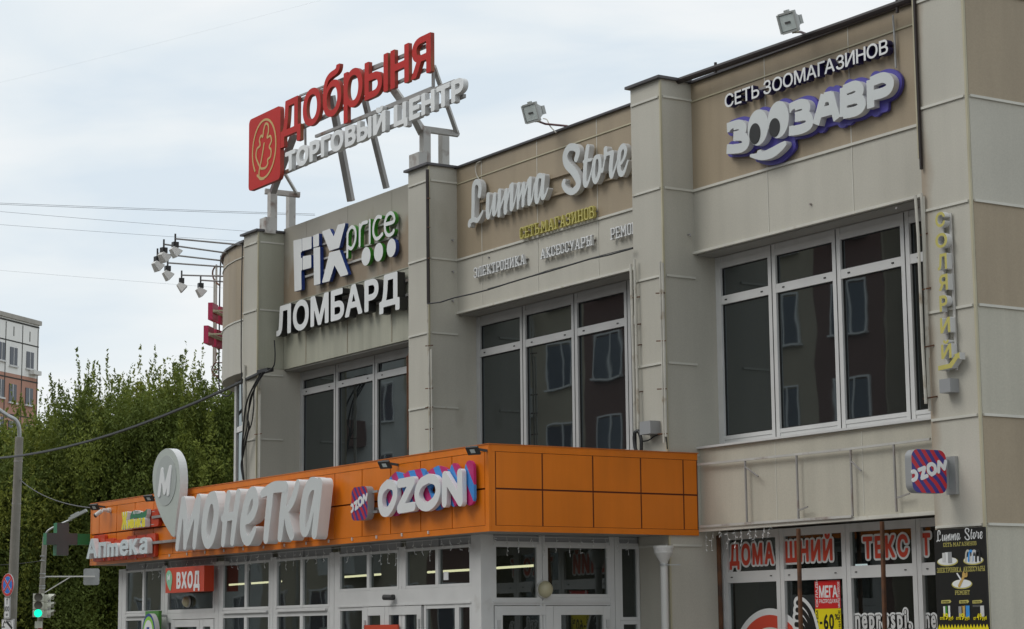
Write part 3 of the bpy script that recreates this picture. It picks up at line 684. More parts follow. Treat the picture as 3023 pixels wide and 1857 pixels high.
leg(zR(470, 940), zR(290, 1420), YS+.25, 16.2, .10); leg(zR(1595, 400), zR(1790, 960), YS+.25, 16.9, .06, WSTEEL); leg(zR(1250, 560), zR(1510, 930), YS+.25, 16.35, .11, WSTEEL)
leg(zR(1440, 820), zR(1500, 940), YS+.25, 16.3, .1, WSTEEL); leg(zR(390, 1275), zR(490, 1445), YS+.25, 16.9, .045, WSTEEL)
leg(zR(553, 880), zR(555, 1060), YS+.2, YS+.2, .03); leg(zR(1592, 430), zR(1592, 570), YS+.2, YS+.2, .04)
for (pa, pb, q) in ((zR(1525, 920), zR(1525, 1215), 16.3), (zR(1677, 940), zR(1677, 1215), 16.9)):
    t_ = at(*pa, y=q); MB().box(t_.x-.065, t_.x+.065, q-.065, q+.065, 8.79, t_.z).build('post', WSTEEL, rs)
leg(zR(1472, 905), zR(1795, 950), 16.3, 16.9, .09, WSTEEL)
zF2 = zF
for (pa, q) in ((zF(315, 60), 16.3), (zF(480, 60), 16.9)):
    t_ = at(*pa, y=q); MB().box(t_.x-.065, t_.x+.065, q-.065, q+.065, 8.75, t_.z).build('post', WSTEEL, rs)
leg(zF(248, 45), zF(560, 78), 16.3, 16.9, .09, WSTEEL)
t_ = at(*zF(250, 340), y=16.15); MB().box(t_.x-.12, t_.x+.12, 16.1, 16.3, 8.75, at(*zF(250, 285), y=16.15).z).build('bracket', WSTEEL, rs)
t_ = at(*zR(1465, 1190), y=16.15); MB().box(t_.x-.18, t_.x+.12, 16.1, 16.25, 8.835, at(*zR(1465, 1160), y=16.15).z+.1).build('bracket', WSTEEL, rs)

# --- fix price sign
YF = BY-.11
fs = thing('shop_sign', 'white and blue block letters beside slim green letters over three dots, on the brown panel', 'sign', (-31, BY, 7.8))
def poly_part(pts, name, mats, y=YF, d=.065, par=fs, zm=zF, r=.018): MB().prism(strokes([], polys=[trace(zm, pts, y=y)], out=r, res=.008), FY(y), 0, d).build(name, mats, par)
WB = [WHITE, BLUE]
poly_part([(506, 492), (573, 478), (575, 578), (563, 583), (566, 648), (578, 650), (578, 740), (568, 748), (570, 915), (516, 930)], 'letter_block', WB)
for q in ([(584, 474), (660, 457), (660, 548), (586, 568)], [(590, 634), (657, 622), (657, 718), (590, 736)], [(682, 448), (726, 430), (726, 524), (684, 536)], [(686, 560), (736, 550), (738, 862), (690, 874)],
          [(764, 410), (825, 388), (862, 462), (902, 352), (960, 338), (908, 540), (826, 566)], [(826, 600), (912, 578), (985, 780), (925, 796), (868, 690), (822, 838), (764, 852)]):
    poly_part(q, 'letter_block', WB)
def spath(pts, r, name, mats, zm=zF, y=YF, d=.065, par=fs, sm=True): MB().prism(strokes([trace(zm, p, y=y) for p in pts], r=r, smooth=sm), FY(y), 0, d).build(name, mats, par)
WG = [WHITE, GREEN]
spath([[(985, 420), (983, 630)], [(985, 430), (1000, 385), (1025, 362), (1050, 380), (1058, 430), (1050, 500), (1020, 555), (990, 540)]], .030, 'letter', WG)
spath([[(1095, 345), (1093, 530)], [(1095, 390), (1115, 335), (1160, 318)]], .030, 'letter', WG)
spath([[(1183, 305), (1183, 500)]], .030, 'letter', WG)
spath([[(1285, 275), (1250, 275), (1222, 330), (1215, 410), (1235, 465), (1265, 460), (1295, 425)]], .030, 'letter', WG)
spath([[(1325, 340), (1395, 315), (1400, 270), (1375, 238), (1340, 260), (1318, 330), (1325, 410), (1352, 437), (1385, 420), (1398, 395)]], .030, 'letter', WG)
for c, mt in (((1150, 625), WG), ((1262, 588), WG), ((1376, 549), WB)):
    p = at(*zF(*c), y=YF); a = at(*zF(c[0]-40, c[1]+12), y=YF); h = at(*zF(c[0], c[1]-82), y=YF)
    MB().prism(fill([ellipse(p.x, p.z, p.x-a.x, h.z-p.z)]), FY(YF), 0, .065).build('dot', mt, fs)
m = MB(); rail(zF, (600, 812), (1440, 545), YF+.085, .035, m); rail(zF, (770, 650), (1440, 440), YF+.085, .03, m); rail(zF, (600, 575), (1430, 300), YF+.085, .03, m); m.bar(at(*zF(1432, 245), y=YF+.085), at(*zF(1432, 480), y=YF+.085), .03); m.build('rail', WSTEEL, fs)
# --- lombard
YLo = BY-.19
ls = thing('shop_sign', 'deep black sided white block capitals below the blue and green letters', 'sign', (-31, BY, 6.9))
x0, x1, zb, zt = box_text(zF, (349, 1338), (1450, 1020), (374, 1092), YLo)
sign_letters(ls, word('ЛОМБАРД', x0, x1, zb, zt, off=.034, gap=.085), FY(YLo), 0, .14, [WHITE, BLACK_S])
for z in (zb+.1, zt-.14): m = MB(); m.box(x0+.05, x1, YLo+.141, YLo+.175, z, z+.04); m.build('rail', STEEL, ls)
# --- lumma store script
YLu = BY-.13
us = thing('shop_sign', 'pale grey handwritten style script letters on the middle brown panel', 'sign', (-25, BY, 7.9))
rL = .052
LU = [
 [[(290, 790), (300, 690), (282, 625), (240, 618), (212, 690), (208, 900), (203, 1090)], [(158, 1180, .05), (165, 1140, .045), (215, 1112, .042), (262, 1122, .042), (305, 1062, .034), (335, 1000, .022)]],
 [[(402, 790), (394, 1000), (402, 1075, .045), (430, 1040, .02), (480, 800, .02)], [(488, 790), (478, 1000), (486, 1035, .04), (515, 990, .02), (545, 800, .02)]],
 [[(556, 738), (548, 1050, .045)], [(552, 1000, .02), (640, 735, .028)], [(645, 735), (632, 985), (640, 1005, .04)], [(640, 960, .02), (700, 660, .028)], [(722, 660), (712, 930), (722, 955, .045), (755, 880, .02), (790, 700, .02)]],
 [[(805, 655), (795, 955, .03)], [(800, 900, .02), (865, 650, .028)], [(872, 650), (864, 915, .045)], [(866, 870, .02), (935, 590, .028)], [(958, 580), (945, 860), (955, 882, .045), (985, 830, .02), (1015, 640, .02)]],
 [[(1120, 545, .04), (1080, 530, .045), (1048, 600), (1038, 800), (1050, 872, .045), (1078, 830, .024), (1130, 560, .024)], [(1135, 545), (1118, 770), (1135, 820, .042), (1165, 780, .024), (1192, 705, .02)]],
 [[(1565, 310, .055), (1590, 215, .06), (1555, 160, .06), (1475, 160, .062), (1422, 255, .068), (1438, 370, .074), (1530, 475, .076), (1592, 590, .072), (1585, 680, .066), (1515, 742, .056), (1438, 718, .05), (1398, 650, .05), (1408, 608, .045)]],
 [[(1722, 155), (1692, 360), (1682, 590), (1698, 655, .045), (1735, 600, .024), (1790, 400, .02)], [(1668, 345, .026), (1765, 318, .026)]],
 [[(1862, 275, .036), (1820, 300, .042), (1797, 400, .05), (1795, 530, .05), (1820, 605, .045), (1855, 560, .04), (1880, 450, .042), (1880, 330, .038), (1862, 275, .036)], [(1880, 400, .022), (1905, 470, .03), (1925, 430, .02), (1955, 230, .02)]],
 [[(1958, 185), (1950, 300, .03)], [(1962, 250, .028), (2040, 225, .034)], [(2045, 235), (2026, 430), (2035, 535, .045), (2065, 490, .024), (2115, 330, .02)]],
 [[(2135, 400, .024), (2195, 310, .03), (2222, 200, .04), (2192, 140, .045), (2145, 200, .05), (2128, 350, .05), (2140, 475, .05), (2170, 508, .046), (2205, 470, .032), (2250, 335, .02)]]]
def thin(L, k): return [[(*q[:2], q[2]*k) if len(q) > 2 else q for q in p] for p in L]
LU = [thin(L, .86) for L in LU]; rL = .045
for i, L in enumerate(LU): MB().prism(strokes([trace(zL, p, y=YLu) for p in L], r=rL), FY(YLu), .003*(i % 2), .085).build('script_letter', [FACEGREY, WHITE_S], us)
for a, b_, w_ in (((1215, 570), (1660, 435), .03), ((1215, 805), (1660, 680), .03), ((290, 885), (370, 860), .03), ((1800, 640), (2290, 500), .025)): m = MB(); rail(zL, a, b_, YLu+.10, w_, m); m.build('rail', BROWN, us)
def slab_sign(text, label, bt, mats, y, extra=None):
    x0, x1, zb, zt = bt
    if extra: x1 = x0+(x1-x0)*extra
    g = thing('lettering', label, 'sign', ((x0+x1)/2, BY, zb))
    sign_letters(g, word(text, x0, x1, zb, zt, ref='О', getter=slab, gap=.12, space=.16), FY(y), 0, .045, mats)
    m = MB(); m.box(x0, x1, y+.0455, y+.075, zb+(zt-zb)*.48, zb+(zt-zb)*.56); m.build('rail', STEEL, g)
slab_sign('СЕТЬ МАГАЗИНОВ', 'yellow slab serif capitals under the grey script letters', box_text(zL2, (824, 552), (1803, 278), (824, 405), BY-.08), [YELLOW, YELLOW], BY-.08)
slab_sign('ЭЛЕКТРОНИКА', 'small grey slab serif word at the left end above the middle window', box_text(zL2, (216, 1072), (890, 885), (214, 945), BY-.075), [WHITE, WHITE_S], BY-.075)
slab_sign('АКСЕССУАРЫ', 'small grey slab serif word in the middle of the row above the middle window', box_text(zL2, (1095, 820), (1778, 640), (1100, 690), BY-.075), [WHITE, WHITE_S], BY-.075)
slab_sign('РЕМОНТ', 'small grey slab serif word running behind the pillar at the right end', box_text(zL2, (2020, 565), (2315, 490), (2016, 420), BY-.075), [WHITE, WHITE_S], BY-.075, 1.42)
# --- pet shop signs
YZ = BY-.12
zs_ = thing('lettering', 'slim white capitals with deep navy sides near the top of the right panel', 'sign', (-19.5, BY, 8.2))
x0, x1, zb, zt = box_text(zZ, (384, 727), (1708, 303), (384, 622), YZ)
sign_letters(zs_, word('СЕТЬ ЗООМАГАЗИНОВ', x0, x1, zb, zt, off=.010, gap=.075, space=.24), FY(YZ), 0, .09, [WHITE, NAVY])
m = MB(); m.box(x0, x1, YZ+.091, YZ+.119, zb+.11, zb+.14); m.build('rail', STEEL, zs_)
YZ2 = BY-.15
zo = thing('shop_sign', 'fat white letters with two cartoon eyes and a smile on a violet blue backing', 'sign', (-19.5, BY, 7.7))
ZL = [([[(398, 900), (490, 872), (532, 900), (505, 952), (450, 968)], [(455, 968), (520, 966), (556, 1015), (512, 1062), (396, 1072)]], []),
      ([[(905, 742), (1000, 705), (1048, 730), (1015, 792), (950, 812)], [(955, 812), (1045, 800), (1070, 865), (1005, 908), (902, 926)]], []),
      ([[(1122, 872), (1188, 632)], [(1186, 655), (1250, 640)], [(1238, 622), (1293, 830)], [(1165, 775), (1262, 748)]], []),
      ([[(1345, 572), (1345, 808)], [(1345, 595), (1440, 558), (1482, 595), (1440, 655), (1350, 683)], [(1350, 685), (1460, 660), (1498, 712), (1450, 762), (1345, 785)]], []),
      ([[(1558, 508), (1564, 738)], [(1560, 528), (1665, 490), (1722, 530), (1690, 600), (1565, 640)]], [])]
allp = []
for ps, _ in ZL:
    tp = [trace(zZ, p, y=YZ2) for p in ps]; allp += tp
    MB().prism(strokes(tp, r=.061, cut=True), FY(YZ2), .003*len(allp) % .008, .09).build('letter', [FACEGREY, WHITE_S], zo)
eyes = []
for (cx, cy, hw, hh), (px_, py_, pw, ph) in (((652, 897, 84, 146), (629, 948, 44, 85)), ((816, 833, 86, 150), (788, 898, 43, 76))):
    c = at(*zZ(cx, cy), y=YZ2); a = at(*zZ(cx+hw, cy-hw*.27), y=YZ2); h = at(*zZ(cx, cy-hh), y=YZ2); E_ = ellipse(c.x, c.z, a.x-c.x, h.z-c.z); eyes.append(E_)
    o = MB().prism(fill([E_]), FY(YZ2), .001*len(eyes), .09).build('letter', [FACEGREY, WHITE_S], zo)
    c = at(*zZ(px_, py_), y=YZ2); a = at(*zZ(px_+pw, py_-pw*.27), y=YZ2); h = at(*zZ(px_, py_-ph), y=YZ2)
    MB().prism(fill([ellipse(c.x, c.z, a.x-c.x, h.z-c.z)]), FY(YZ2), -.006, .002).build('pupil', [BLACKF, BLACKF], o)
sm = [trace(zZ, [(595, 1126), (680, 1130), (765, 1102), (830, 1060), (868, 1030)], y=YZ2)]; sm = [[(*p, r) for p, r in zip(sm[0], (.02, .05, .065, .055, .035))]]
tooth = trace(zZ, [(635, 1128), (650, 1085), (672, 1075), (700, 1118)], y=YZ2)
MB().prism(strokes(sm, r=.05, polys=[tooth]), FY(YZ2), 0, .088).build('smile', [FACEGREY, WHITE_S], zo)
sh = .0
back = [[(p[0]+sh, p[1]+.01) for p in q] for q in allp]; bk = strokes(back+[[(p[0]+.03, p[1]-.02, p[2]) for p in sm[0]]], r=.066, out=.036, polys=[[(a+sh, b_+.01) for a, b_ in E_] for E_ in eyes]+[trace(zZ, [(640, 1040), (900, 960), (880, 1040), (690, 1120)], y=YZ2), trace(zZ, [(915, 935), (1110, 880), (1300, 825), (1645, 735), (1645, 600), (1300, 640), (915, 770)], y=YZ2), trace(zZ, [(480, 1060), (660, 1030), (900, 940), (900, 800), (480, 930)], y=YZ2)])
MB().prism(bk, FY(YZ2), .092, .13).build('backing', [BLUEP, BLUEP], zo)

# --- orange fascia signs
YM = FYc-.26
ms = thing('shop_sign', 'very large light grey slanted letters on the orange fascia', 'sign', (-29, FYc, 3.1))
MO = [[[(200, 490, .085), (160, 760, .080), (110, 1160, .068)], [(205, 495, .085), (232, 800, .09), (224, 1145, .066)], [(226, 1130, .05), (300, 850, .055), (405, 490, .08)], [(420, 470, .10), (395, 760, .095), (360, 1130, .072)]],
      [[(640, 430, .10), (570, 480, .10), (515, 720, .10), (500, 960, .10), (545, 1105, .085), (610, 1040, .09), (660, 820, .1), (678, 600, .1), (640, 430, .1)]],
      [[(858, 410, .09), (815, 700, .09), (778, 1095, .072)], [(1000, 390, .09), (955, 700, .09), (912, 1080, .072)], [(775, 740, .062), (960, 690, .068)]],
      [[(1115, 775, .06), (1200, 690, .085), (1252, 520, .1), (1225, 370, .095), (1160, 410, .1), (1090, 640, .1), (1062, 880, .1), (1095, 1035, .09), (1150, 1060, .08), (1195, 990, .07), (1235, 905, .055)]],
      [[(1345, 385, .06), (1420, 335, .08), (1530, 285, .09), (1680, 275, .085)], [(1465, 390, .1), (1432, 700, .1), (1400, 1030, .085)]],
      [[(1682, 300, .10), (1640, 640, .095), (1602, 1010, .078)], [(1860, 240, .07), (1790, 470, .075), (1690, 650, .05)], [(1690, 640, .07), (1730, 850, .095), (1772, 980, .085)]],
      [[(2150, 255, .09), (2060, 240, .10), (1985, 380, .1), (1942, 640, .1), (1935, 860, .09), (1970, 955, .06), (2020, 860, .06), (2100, 500, .05), (2150, 255, .08)], [(2175, 250, .105), (2140, 640, .09), (2105, 960, .085)]]]
for i, L in enumerate(MO): MB().prism(strokes([trace(zM, p, y=YM) for p in thin(L, .90)], r=.075), FY(YM), .003*(i % 2), .165).build('letter', [FACEGREY, WHITE], ms)
m = MB()
for z in (3.2, 3.6): m.box(-31.2, -28., YM+.168, FYc-.006, z, z+.04)
m.build('rail', STEEL, ms)
YPn = FYc-.20
pn = thing('pin_sign', 'tall grey drop shaped map pin carrying a letter, rising above the orange fascia', 'sign', (-31.5, FYc, 3.2))
pin = trace(z6, [(515, 65), (470, 95), (432, 160), (411, 255), (412, 370), (435, 500), (480, 620), (530, 715), (578, 775), (590, 700), (605, 560), (625, 420), (628, 280), (615, 170), (580, 95), (545, 68)], y=YPn)
pin = [tuple(q) for q in smooth_path(pin+[pin[0]], 4)[:-1]]
o = MB().prism(fill([pin]), FY(YPn), 0, .13).build('pin_body', [PINGREY, WHITE], pn)
c = at(*z6(517, 322), y=YPn); a = at(*z6(600, 312), y=YPn); h = at(*z6(517, 122), y=YPn)
d_ = MB().prism(fill([ellipse(c.x, c.z, a.x-c.x, h.z-c.z)]), FY(YPn), -.008, .002).build('disc', [PINDISC, PINDISC], o)
MB().prism(strokes([trace(z6, q, y=YPn) for q in ([(492, 245), (468, 430)], [(492, 245), (512, 400)], [(512, 410), (558, 225)], [(558, 225), (540, 420)])], r=.052), FY(YPn), -.02, -.0085).build('letter', [WHITE, WHITE], o)
MB().box(c.x-.1, c.x+.1, YPn+.132, FYc-.006, 3.3, 3.4).build('bracket', STEEL, pn)
# OZON letters
YO = FYc-.15
os_ = thing('shop_sign', 'rounded white four letter sign with striped pink and blue backing on the orange fascia', 'sign', (-23.5, FYc, 3.3))
OZ = [[[(390, 350), (345, 400), (330, 480), (345, 560), (385, 575), (425, 520), (450, 440), (440, 370), (390, 350)]],
      [[(485, 345), (590, 325)], [(590, 330), (485, 545)], [(485, 550), (595, 530)]],
      [[(720, 305), (655, 345), (625, 430), (650, 510), (710, 530), (770, 480), (795, 400), (775, 325), (720, 305)]],
      [[(845, 500), (848, 285)], [(850, 290), (970, 490)], [(972, 490), (968, 265)]]]
ozp = []
for L in OZ:
    tp = [trace(z7, q, y=YO) for q in L]; ozp += tp; MB().prism(strokes(tp, r=.058, smooth=len(L) == 1), FY(YO), 0, .06).build('letter', [WHITE, WHITE], os_)
cs_ = lambda p, dx, dz: [(q[0]+dx, q[1]+dz) for q in p]
def striped(nm, base, c1, c2, ang, wdt, pos=.50):
    m = bpy.data.materials.new(nm); m.use_nodes = True; t = m.node_tree; b = t.nodes['Principled BSDF']; b.inputs['Roughness'].default_value = .4
    g = t.nodes.new('ShaderNodeNewGeometry'); mpn = t.nodes.new('ShaderNodeMapping'); mpn.inputs['Rotation'].default_value = ang; mpn.inputs['Scale'].default_value = (wdt,)*3
    wv = t.nodes.new('ShaderNodeTexWave'); wv.inputs['Scale'].default_value = 1; wv.inputs['Distortion'].default_value = base; wv.inputs['Detail'].default_value = 1.5; wv.inputs['Detail Scale'].default_value = .9
    r_ = t.nodes.new('ShaderNodeValToRGB'); r_.color_ramp.interpolation = 'CONSTANT'; r_.color_ramp.elements[0].color = (*c1, 1); r_.color_ramp.elements[1].position = pos; r_.color_ramp.elements[1].color = (*c2, 1)
    t.links.new(g.outputs['Position'], mpn.inputs[0]); t.links.new(mpn.outputs[0], wv.inputs[0]); t.links.new(wv.outputs['Fac'], r_.inputs[0]); t.links.new(r_.outputs[0], b.inputs['Base Color']); return m
STR1 = striped('pink and blue stripes', 0., (.52, .02, .16), (.05, .26, .66), (0, R(35), 0), 1.25)
STR2 = striped('red and navy stripes', 2.6, (.50, .012, .028), (.035, .028, .22), (0, R(38), 0), 3.4)
STR3 = striped('red and navy stripes on the flag box', 2.8, (.50, .012, .028), (.035, .028, .22), (R(-40), 0, R(90)), 3.2)
MB().prism(strokes([cs_(p, .10, .05) for p in ozp], r=.066, out=.035), FY(YO), .075, .11).build('backing', [STR1, STR1], os_)
m = MB(); m.box(-24.2, -22., YO+.111, FYc-.006, 3.35, 3.38); m.build('rail', STEEL, os_)
# ozon flag boxes
def flag_box(label, P_, a0, a1, b0, b1, dep, stripes, grp, txt):
    g = thing('box_sign', label, 'sign', P_((a0+a1)/2, b0, dep/2))
    o = MB().prism(fill([rrect(a0, a1, b0, b1, .09)]), P_, 0, dep).build('box', [stripes, BOXG], g)
    k = (a1-a0); L = [[[(.02, .30), (.10, .35), (.12, .45), (.06, .52), (.01, .50)]], [[(.20, .56), (.36, .62)], [(.36, .62), (.27, .36)], [(.27, .36), (.42, .42)]],
         [[(.56, .46), (.66, .53), (.66, .66), (.57, .72), (.47, .66), (.47, .53), (.56, .46)]], [[(.76, .54), (.78, .78)], [(.78, .78), (.93, .62)], [(.93, .62), (.98, .80)]]]
    for q in L: MB().prism(strokes([[(a0+p[0]*k, b0+p[1]*(b1-b0)*.93) for p in s_] for s_ in q], r=.019*k/.45, smooth=len(q) == 1 and len(q[0]) > 3), P_, -.006, -.0005).build('letter', [WHITE, WHITE], o)
    return g
a = at(*z7(102, 600), y=YO-.02); b_ = at(*z7(230, 580), y=YO-.02); c = at(*z7(102, 385), y=YO-.02)
fb = flag_box('small striped box sign with rounded corners on the orange fascia, left of the white letters', FY(YO-.02), a.x, b_.x, (at(*z7(165, 640), y=YO-.02).z), at(*z7(165, 372), y=YO-.02).z, .10, STR2, None, 0)
bz = (at(*z7(165, 640), y=YO-.02).z)
for q in (.08, .34): m = MB(); m.box(b_.x-.02, b_.x+.13, YO+.05, YO+.075, bz+q, bz+q+.03); m.box(b_.x+.09, b_.x+.13, YO+.077, FYc-.006, bz+q, bz+q+.03); m.build('bracket', GALV, fb)
XO = -16.33
fb = flag_box('striped box sign with rounded corners projecting on a bracket from the right hand pillar', FX(XO), 15.385, 15.875, 1.415+EYE, 1.868+EYE, .10, STR3, None, 0)
m = MB(); m.box(XO-.06, XO-.045, 15.876, 15.955, 3.22, 3.52); m.box(XO-.10, XO+.05, 15.956, 15.998, 3.16, 3.56); m.box(XO-.065, XO-.04, 15.876, 15.955, 3.5, 3.53); m.build('bracket', GALV, fb)
# pharmacy signs at the left end of the fascia
YA = FYc-.17
ap = thing('lettering', 'glossy white lowercase pharmacy word at the lower left end of the orange fascia', 'sign', (-33.2, FYc, 3.1))
x0, x1, zb, zt = box_text(zA, (95, 1250), (1222, 1135), (150, 905), YA)
it = word('Аптека'.replace('т', 'm'), x0, x1, zb, zt, ref='А', off=.03, gap=.09)
sign_letters(ap, it, FY(YA), 0, .09, [mat('pale blue white face', (.62, .69, .71), .3, .03), WHITE])
for ch, g in word('Аmека', x0, x1, zb, zt, ref='А'): pass
m = MB()
for ch, g in it:
    xs_ = [p[0] for p in g[0]]; zz = [p[1] for p in g[0]]; m.prism(fill([rrect(min(xs_)+.02, max(xs_)+.06, min(zz)-.05, max(zz)+.06, .05)]), FY(YA), .11+.001*len(m.v) % .01, .165)
m.build('backing', [REDOR, REDOR], ap)
zhv = thing('shop_sign', 'yellow lettered sign under a green flag near the top left of the orange fascia', 'sign', (-33, FYc, 3.5))
x0, x1, zb, zt = box_text(zA, (745, 700), (1180, 640), (742, 425), YA)
it = word('Живика', x0, x1, zb, zb+(zt-zb)*.66, ref='Н', off=.06, gap=.04)
it[0] = ('Ж', xform(it[0][1], lambda a, b: (a, zb+(b-zb)*1.55)))
sign_letters(zhv, it, FY(YA), 0, .09, [YELLOWB, WHITE])
fl = trace(zA, [(885, 545), (890, 450), (920, 380), (965, 355), (1030, 365), (1090, 390), (1140, 385), (1200, 330), (1195, 430), (1165, 505), (1080, 515), (1000, 490), (940, 500)], y=YA)
o = MB().prism(fill([fl]), FY(YA), .02, .09).build('green_flag', [mat('green flag film', (.012, .16, .065), .4), WHITE], zhv)
x0, x1, zb2, zt2 = box_text(zA, (965, 432), (1105, 462), (965, 392), YA+.02)
sign_letters(o, word('АПТЕКА', x0, x1, zb2+.02, zb2+.075, ref='Н'), FY(YA+.02), -.006, -.0005, [WHITE, WHITE])
m = MB(); p0 = at(*zA(760, 690), y=YA); p1 = at(*zA(1300, 620), y=YA); m.prism(fill([rrect(p0.x+.06, p1.x+.05, p0.z-.02, at(*zA(1300, 330), y=YA).z, .06)]), FY(YA), .10, .165); m.build('backing', [REDOR, REDOR], zhv)
m = MB()
for q in ((1330, 385), (1315, 625)): p0 = at(*zA(*q), y=FYc-.05); m.tube([p0, p0+Vector((.12, 0, .0))], .022)
m.build('bracket', WSTEEL, zhv)
# pharmacy cross, in a plane square to the fascia at its left end
cr_ = thing('pharmacy_cross', 'dark unlit plus shaped pharmacy sign with a green box, left of the orange fascia', 'sign', (-34.05, 13, 3.2))
XC = -34.06
def xp(zm, a, b): q = at(*zm(a, b), x=XC); return q.y, q.z
ya, zz = xp(z2, 410, 720); yb, _ = xp(z2, 682, 720); yc, zc1 = xp(z2, 552, 577); _, zc0 = xp(z2, 552, 864); yl, _ = xp(z2, 500, 720); yr, _ = xp(z2, 606, 720); _, zh1 = xp(z2, 550, 668); _, zh0 = xp(z2, 550, 770)
crs = [(ya, zh0), (yl, zh0), (yl, zc0), (yr, zc0), (yr, zh0), (yb, zh0), (yb, zh1), (yr, zh1), (yr, zc1), (yl, zc1), (yl, zh1), (ya, zh1)]
MB().prism(fill([crs]), FX(XC), 0, .16).build('cross', [DGREY, DGREEN], cr_)
yg, zg1 = xp(z2, 800, 657); MB().box(XC-.16, XC+.001, yb+.002, max(yg, FYc-.002), zh0+.005, zh1-.005).build('green_box', DGREEN, cr_)
# entrance box sign
YV = YW-.25
vb = thing('box_sign', 'orange red box sign with a white four letter word over the left entrance door', 'sign', (-31, YV, 2.3))
p0, p1, p2 = at(*zV(335, 775), y=YV), at(*zV(1130, 750), y=YV), at(*zV(320, 265), y=YV)
o = MB().box(p0.x, p1.x, YV, YV+.16, p0.z, p2.z).build('box', REDOR, vb)
x0, x1, zb, zt = box_text(zV, (568, 662), (1042, 640), (566, 362), YV)
sign_letters(o, word('ВХОД', x0, x1, zb, zt, off=.05, gap=.13), FY(YV), -.006, -.0005, [WHITE, WHITE])
pp = trace(zV, [(405, 305), (370, 350), (356, 440), (370, 560), (405, 660), (443, 725), (460, 640), (480, 480), (465, 370), (435, 315)], y=YV)
pp = [tuple(q) for q in smooth_path(pp+[pp[0]], 4)[:-1]]
pm = MB().prism(fill([pp]), FY(YV), -.006, -.0005).build('pin_emblem', [MINT, MINT], o)
MB().prism(strokes([trace(zV, q, y=YV) for q in ([(398, 415), (393, 500)], [(398, 415), (412, 490)], [(412, 490), (436, 400)], [(436, 400), (432, 490)])], r=.013), FY(YV), -.010, -.0065).build('letter', [WHITE, WHITE], o)
m = MB(); m.box(p1.x-.05, p1.x+.35, YV+.1605, YW+.0, p2.z-.0, p2.z+.05); m.box(p0.x+.1, p0.x+.15, YV+.1605, YW, p2.z-.1, p2.z-.05); m.build('bracket', WSTEEL, vb)
# --- solarium letters on the right pier
YSo = PY-.11
so = thing('vertical_sign', 'column of yellow letters reading downwards with an arrow tick below, on the right hand pillar', 'sign', (-16.2, PY, 5.5))
z9 = Zm(2600, 580, 2.1)
solar = [('С', (338, 96, 398, 190)), ('О', (338, 226, 412, 318)), ('Л', (352, 354, 410, 454)), ('Я', (360, 482, 416, 582)), ('Р', (364, 612, 414, 712)), ('И', (368, 750, 430, 846)), ('Й', (374, 890, 438, 1005))]
for ch, (a, b_, c, d_) in solar:
    p0, p1 = at(*z9(a, (b_+d_)/2), y=YSo), at(*z9(c, (b_+d_)/2), y=YSo); q0, q1 = at(*z9((a+c)/2, d_), y=YSo), at(*z9((a+c)/2, b_), y=YSo)
    g = glyph_char(ch, .03); X_ = [p[0] for p in g[0]]; Z_ = [p[1] for p in g[0]]
    g = xform(g, lambda u, v: (p0.x+(u-min(X_))/(max(X_)-min(X_))*(p1.x-p0.x), q0.z+(v-min(Z_))/(max(Z_)-min(Z_))*(q1.z-q0.z)))
    MB().prism(g, FY(YSo), 0, .075).build('letter', [YELLOW, WHITE_S], so)
tk = trace(z9, [(356, 1052), (425, 1036), (462, 985), (450, 982), (488, 965), (490, 1008), (480, 1000), (440, 1062), (356, 1080)], y=YSo)
MB().prism(fill([tk]), FY(YSo), 0, .08).build('arrow', [YELLOW, WHITE_S], so)
m = MB(); xa = at(*z9(395, 500), y=PY-.02).x; xb = at(*z9(448, 500), y=PY-.02).x; zt_, zb_ = at(*z9(440, 105), y=PY).z, at(*z9(440, 1085), y=PY).z
m.box(xa-.02, xa+.03, PY-.032, PY-.019, zb_, zt_); m.box(xb-.01, xb+.02, PY-.034, PY-.019, zb_, zt_); m.build('rail', WSTEEL, so)
# --- dark banner on the right pier
YBn = PY-.035
bn = thing('banner', 'black advertising banner with white script, yellow words and pictures on the right hand pillar', 'banner', (-16.2, PY, 1.5))
q = lambda a, b: at(*zP(a, b), y=YBn)
bx0, bx1, bz1 = q(402, 1100).x, q(783, 1100).x, (q(402, 787).z+q(770, 757).z)/2; bz0 = bz1-2.35
bo = MB().box(bx0, bx1, YBn, YBn+.012, bz0, bz1).build('sheet', BLACKF, bn)
def bt(l, r_, t): return box_text(zP, l, r_, t, YBn)
FYb = FY(YBn)
# the script again, copied from the big letters and scaled
a0, a1, zb, zt = bt((415, 870), (752, 850), (420, 800))
pa = [[trace(zL, p, y=YLu) for p in L] for L in LU]; X_ = [p[0] for L in pa for s_ in L for p in s_]; Z_ = [p[1] for L in pa for s_ in L for p in s_]; mx0, mx1, mz0, mz1 = min(X_), max(X_), min(Z_), max(Z_)
for L in pa:
    kx, kz = (a1-a0)/(mx1-mx0), (zt+.02-zb)/(mz1-mz0)
    MB().prism(strokes([[(a0+(p[0]-mx0)*kx, zb+(p[1]-mz0)*kz, (p[2] if len(p) > 2 else rL)*kz*.62) for p in s_] for s_ in L], r=.011, res=.004), FYb, -.003, -.0004).build('script_letter', [WHITE, WHITE], bo)
def blab(text, l, r_, t, mt=YELLOW, get=slab, **k):
    x0, x1, zb, zt = bt(l, r_, t); b0 = MB()
    for ch, g in word(text, x0, x1, zb, zt, ref='О', getter=get, **k): b0.prism(g, FYb, -.003, -.0004)
    return b0.build('caption', [mt, mt], bo)
blab('СЕТЬ МАГАЗИНОВ', (462, 908), (705, 893), (462, 880), gap=.16, space=.25)
blab('ЭЛЕКТРОНИКА', (416, 1098), (595, 1090), (416, 1064), gap=.1); blab('АКСЕССУАРЫ', (608, 1090), (768, 1082), (608, 1055), gap=.1); blab('РЕМОНТ', (548, 1260), (656, 1256), (548, 1230), gap=.1)
